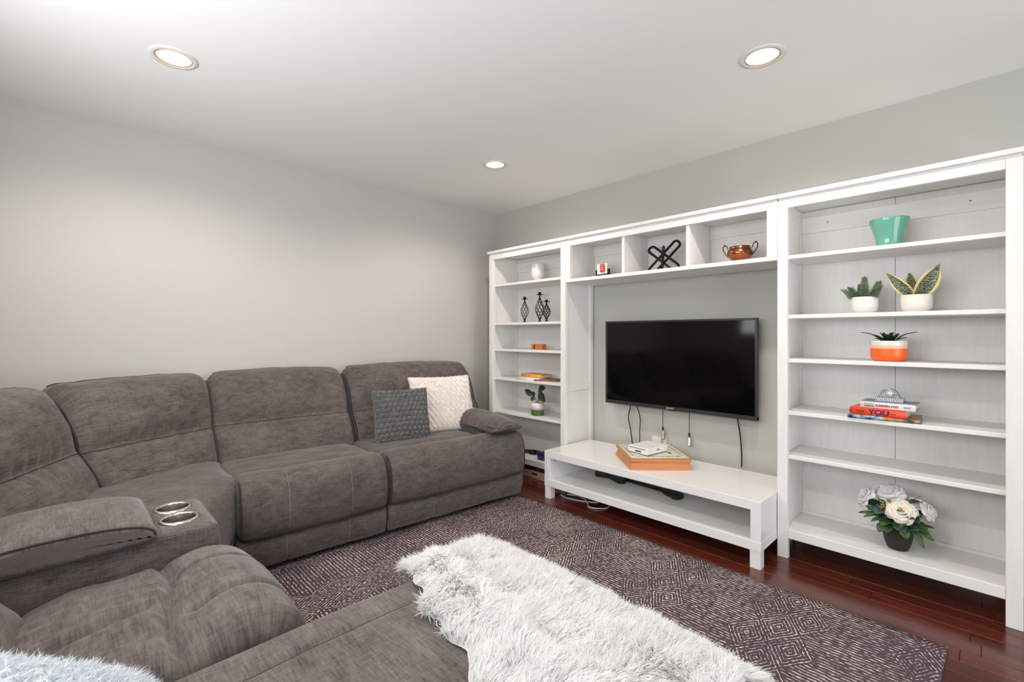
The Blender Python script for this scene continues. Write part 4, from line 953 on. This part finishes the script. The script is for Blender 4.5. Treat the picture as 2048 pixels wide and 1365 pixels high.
# ------------------------------------------------------------------ things in the bridging shelf
t = put('card_stand', 'black card stand holding a white plate with a red print', 'card holder', (-.20,-1.446,1.640), R(-4))
box('base', M['blackplastic'], t, -.02,.03,-.062,.062,0,.034,.003); box('prong', M['blackplastic'], t, -.02,.0,.050,.064,.03,.070,.002); box('prong', M['blackplastic'], t, -.02,.0,-.064,-.050,.03,.070,.002)
MB().grid(lambda u,v: (-.004-.012*(2*u-1)**2, (u*2-1)*.048, .03+.088*v-.018*(1-(2*u-1)**2)*(1-v)), 12, 6).build('plate', M['whitebook'], t, smooth=True, solid=.004)
pc = box('printed_card', M['red'], t, -.0175,-.0165,-.020,.022,.050,.108,.0005)
mb = MB()
for k,(z,wd) in enumerate([(.098,.026),(.082,.030),(.068,.028)]): 
    for q in range(4): mb.box(-.0182,-.0176,-wd/2+wd*q/4+.001,-wd/2+wd*(q+.75)/4+.001,z-.0022,z+.0022)
mb.build('fine_print', M['offwhite'], pc, fixn=False)
t = put('knot_sculpture', 'black sculpture of three interlocking elongated loops', 'sculpture', (-.20,-1.938,1.640))
def loop(c, ax, nrm, L, w_, nm_='loop'):
    ax = Vector(ax).normalized(); sd = Vector(nrm).cross(ax).normalized(); c = Vector(c); pts = []
    for k in range(40):
        a = 2*PI*k/40; st = (L-w_)/2*(1 if math.cos(a) > 0 else -1) if abs(math.cos(a)) > 1e-6 else 0
        pts.append(c+ax*(st+w_/2*math.cos(a))+sd*(w_/2*math.sin(a)))
    MB().tube(pts, .0085, 8, closed=True).build(nm_, M['blackmetal'], t, smooth=True, fixn=False)
loop((0,.0,.098),(.15,.78,.60),(-.75,.1,.45),.285,.050); loop((.0,-.005,.100),(-.15,-.80,.62),(-.8,-.25,-.2),.30,.046); loop((-.01,.0,.078),(-.35,-.25,.75),(-.55,.8,.1),.20,.050)
t = put('copper_bowl', 'round copper sugar bowl with two scrolled handles', 'bowl', (-.20,-2.441,1.640))
MB().lathe([(.026,0),(.030,.003),(.024,.010),(.030,.018),(.058,.036),(.072,.058),(.071,.076),(.060,.092),(.057,.098),(.060,.106),(.057,.106),(.054,.098),(.056,.09),(.066,.07),(.05,.035),(.0,.02)], 48, rib=lambda a,z: .008*math.sin(a*16) if .02 < z < .09 else 0).build('body', M['copper'], t, smooth=True)
for s_ in (1,-1):
    pts = [(0,s_*(.066),.050),(0,s_*.082,.066),(0,s_*.098,.092),(0,s_*.102,.112),(0,s_*.094,.124),(0,s_*.082,.122),(0,s_*.074,.110),(0,s_*.072,.098),(0,s_*.064,.090)]
    MB().tube(pts, [.0045,.0042,.004,.004,.004,.0038,.0035,.0032,.003], 8).build('handle', M['handle'], t, smooth=True)
    MB().tube([(0,s_*.090,.123),(0,s_*.090,.134)], [.004,.0015], 6).build('handle_finial', M['handle'], t, smooth=True)

# ------------------------------------------------------------------ things on the television bench
t = put('board_game_box', 'square honey pine board game box with a pale green board on top', 'board game', (-.330,-1.922,.350), R(-43.5))
hs = .196
sec = [(0,.0),(.0,.012),(-.006,.016),(-.006,.030),(-.012,.036),(-.012,.044),(-.003,.052),(-.003,.066),(.0,.070),(.0,.074)]
mb = MB()
for k,z in sec: mb.v += [(-(hs+k),-(hs+k),z),((hs+k),-(hs+k),z),((hs+k),(hs+k),z),(-(hs+k),(hs+k),z)]
for i in range(len(sec)-1):
    for q in range(4): mb.f.append((i*4+q,i*4+(q+1)%4,(i+1)*4+(q+1)%4,(i+1)*4+q)); mb.m.append(0)
mb.f += [(3,2,1,0),tuple((len(sec)-1)*4+q for q in range(4))]; mb.m += [0,0]
mb.build('case', M['pine'], t, bevel=.002)
gb = box('game_board', M['boardgreen'], t, -hs+.014, hs-.014, -hs+.014, hs-.014, .073, .0755, .0005)
zt = .0757; q0 = hs-.014; q1 = q0-.042; mb = MB()
for s_ in (-1,1):
    mb.box(-q0,q0,s_*q1-.0008,s_*q1+.0008,zt-.0004,zt); mb.box(s_*q1-.0008,s_*q1+.0008,-q0,q0,zt-.0004,zt)
for k in range(1,9):
    p = -q1+2*q1*k/9
    for s_ in (-1,1): mb.box(p-.0006,p+.0006,min(s_*q1,s_*q0),max(s_*q1,s_*q0),zt-.0004,zt); mb.box(min(s_*q1,s_*q0),max(s_*q1,s_*q0),p-.0006,p+.0006,zt-.0004,zt)
mb.build('grid_lines', M['boardline'], gb, fixn=False)
cols = [M['red'],M['boardline'],M['bluecover'],M['tan'],M['darkink'],M['orangebook']]; rs = random.Random(4)
for mi_ in range(6):
    mb = MB()
    for k in range(9):
        if (k+mi_)%3: continue
        p = -q1+2*q1*(k+.5)/9
        for s_ in (-1,1):
            if rs.random() < .8: mb.box(p-.013,p+.013,s_*(q1+.002),s_*(q1+.010),zt-.0003,zt+.0001)
            if rs.random() < .8: mb.box(s_*(q1+.014),s_*(q1+.026),p-.006,p+.006,zt-.0003,zt+.0001)
    if mb.v: mb.build('printed_spaces', cols[mi_], gb, fixn=False)
mb = MB()
for (x,y,w_,d_) in [(-.06,.02,.05,.02),(-.07,-.09,.03,.018),(.10,-.06,.02,.05)]: mb.box(x-w_/2,x+w_/2,y-d_/2,y+d_/2,zt-.0003,zt+.0001)
mb.build('printed_mark', M['red'], gb, fixn=False)
t = put('game_console', 'flat white game console with a black disc slot on the board game', 'game console', (-.375,-1.918,.4262), R(-7))
box('base_plate', M['greyink'], t, -.102,.102,-.0765,.0765,0,.006,.001); box('body', M['white'], t, -.105,.105,-.078,.078,.006,.047,.003)
box('disc_slot', M['blackplastic'], t, -.1058,-.1045,-.062,.066,.036,.0395,.0003); box('front_flap', M['darkink'], t, -.1058,-.1045,-.028,.018,.014,.024,.0005); box('status_light', M['greyink'], t, -.1058,-.1045,.022,.027,.017,.024,.0003)
box('side_print', M['greyink'], t, -.010,.022,-.0786,-.0778,.024,.032,.0002)
t = put('toy_guitar', 'black toy guitar controller lying on the bench\'s lower shelf', 'toy guitar', (-.25,-1.75,.142))
bo_ = [(-.035,.20),(-.055,.30),(.02,.345),(.09,.33),(.125,.26),(.085,.20),(.075,.15),(.11,.09),(.07,.065),(.03,.10),(-.0,.095),(-.04,.055),(-.08,.07),(-.065,.13)]
pts = resample(bo_, 60); mb = MB(); n_ = 60; mb.v = [(p.x,p.y,.0) for p in pts]+[(p.x,p.y,.026) for p in pts]; mb.f = [tuple(range(n_)),tuple(range(2*n_-1,n_-1,-1))]+[(k,(k+1)%n_,n_+(k+1)%n_,n_+k) for k in range(n_)]; mb.m = [0]*len(mb.f)
mb.build('body', M['blackplastic'], t, bevel=.004)
mb = MB(); a0, a1 = Vector((.02,.10)), Vector((-.015,-.25)); dv = (a1-a0).normalized(); sd = Vector((-dv.y,dv.x))
mb.v = [(*(a0+sd*.018),.004),(*(a0-sd*.018),.004),(*(a1-sd*.016),.004),(*(a1+sd*.016),.004),(*(a0+sd*.018),.024),(*(a0-sd*.018),.024),(*(a1-sd*.016),.024),(*(a1+sd*.016),.024)]; mb.f = [(0,1,2,3),(7,6,5,4),(0,4,5,1),(1,5,6,2),(2,6,7,3),(3,7,4,0)]; mb.m = [0]*6; mb.build('neck', M['blackplastic'], t, bevel=.003)
hd = resample([(.012,-.235),(-.045,-.235),(-.080,-.300),(-.105,-.345),(-.065,-.372),(-.01,-.362),(.025,-.30)], 40); mb = MB(); n_ = 40; mb.v = [(p.x,p.y,.002) for p in hd]+[(p.x,p.y,.024) for p in hd]; mb.f = [tuple(range(n_)),tuple(range(2*n_-1,n_-1,-1))]+[(k,(k+1)%n_,n_+(k+1)%n_,n_+k) for k in range(n_)]; mb.m = [0]*len(mb.f); mb.build('headstock', M['blackplastic'], t, bevel=.003)
for k in range(5): MB().lathe([(.006,0),(.006,.006),(.0,.007)], 10, (-.055+.012*(k%2),-.26-.022*k,.024)).build('tuning_peg', M['tvframe'], t, smooth=True)
c1 = [(-.50,-1.27),(-.52,-1.33),(-.50,-1.43),(-.46,-1.50),(-.43,-1.55),(-.38,-1.52),(-.43,-1.40),(-.47,-1.31),(-.44,-1.36),(-.46,-1.46),(-.50,-1.52),(-.545,-1.56),(-.54,-1.62),(-.48,-1.66),(-.40,-1.64),(-.33,-1.58)]
tag(cable('looped_cable', [(x,y,.0045+.003*math.sin(i*1.7)*(i%3==0)+(.006 if 6<=i<=9 else 0)) for i,(x,y) in enumerate(c1)], .0040, M['wcable'], 'loops of white cable on the floor under the bench'))
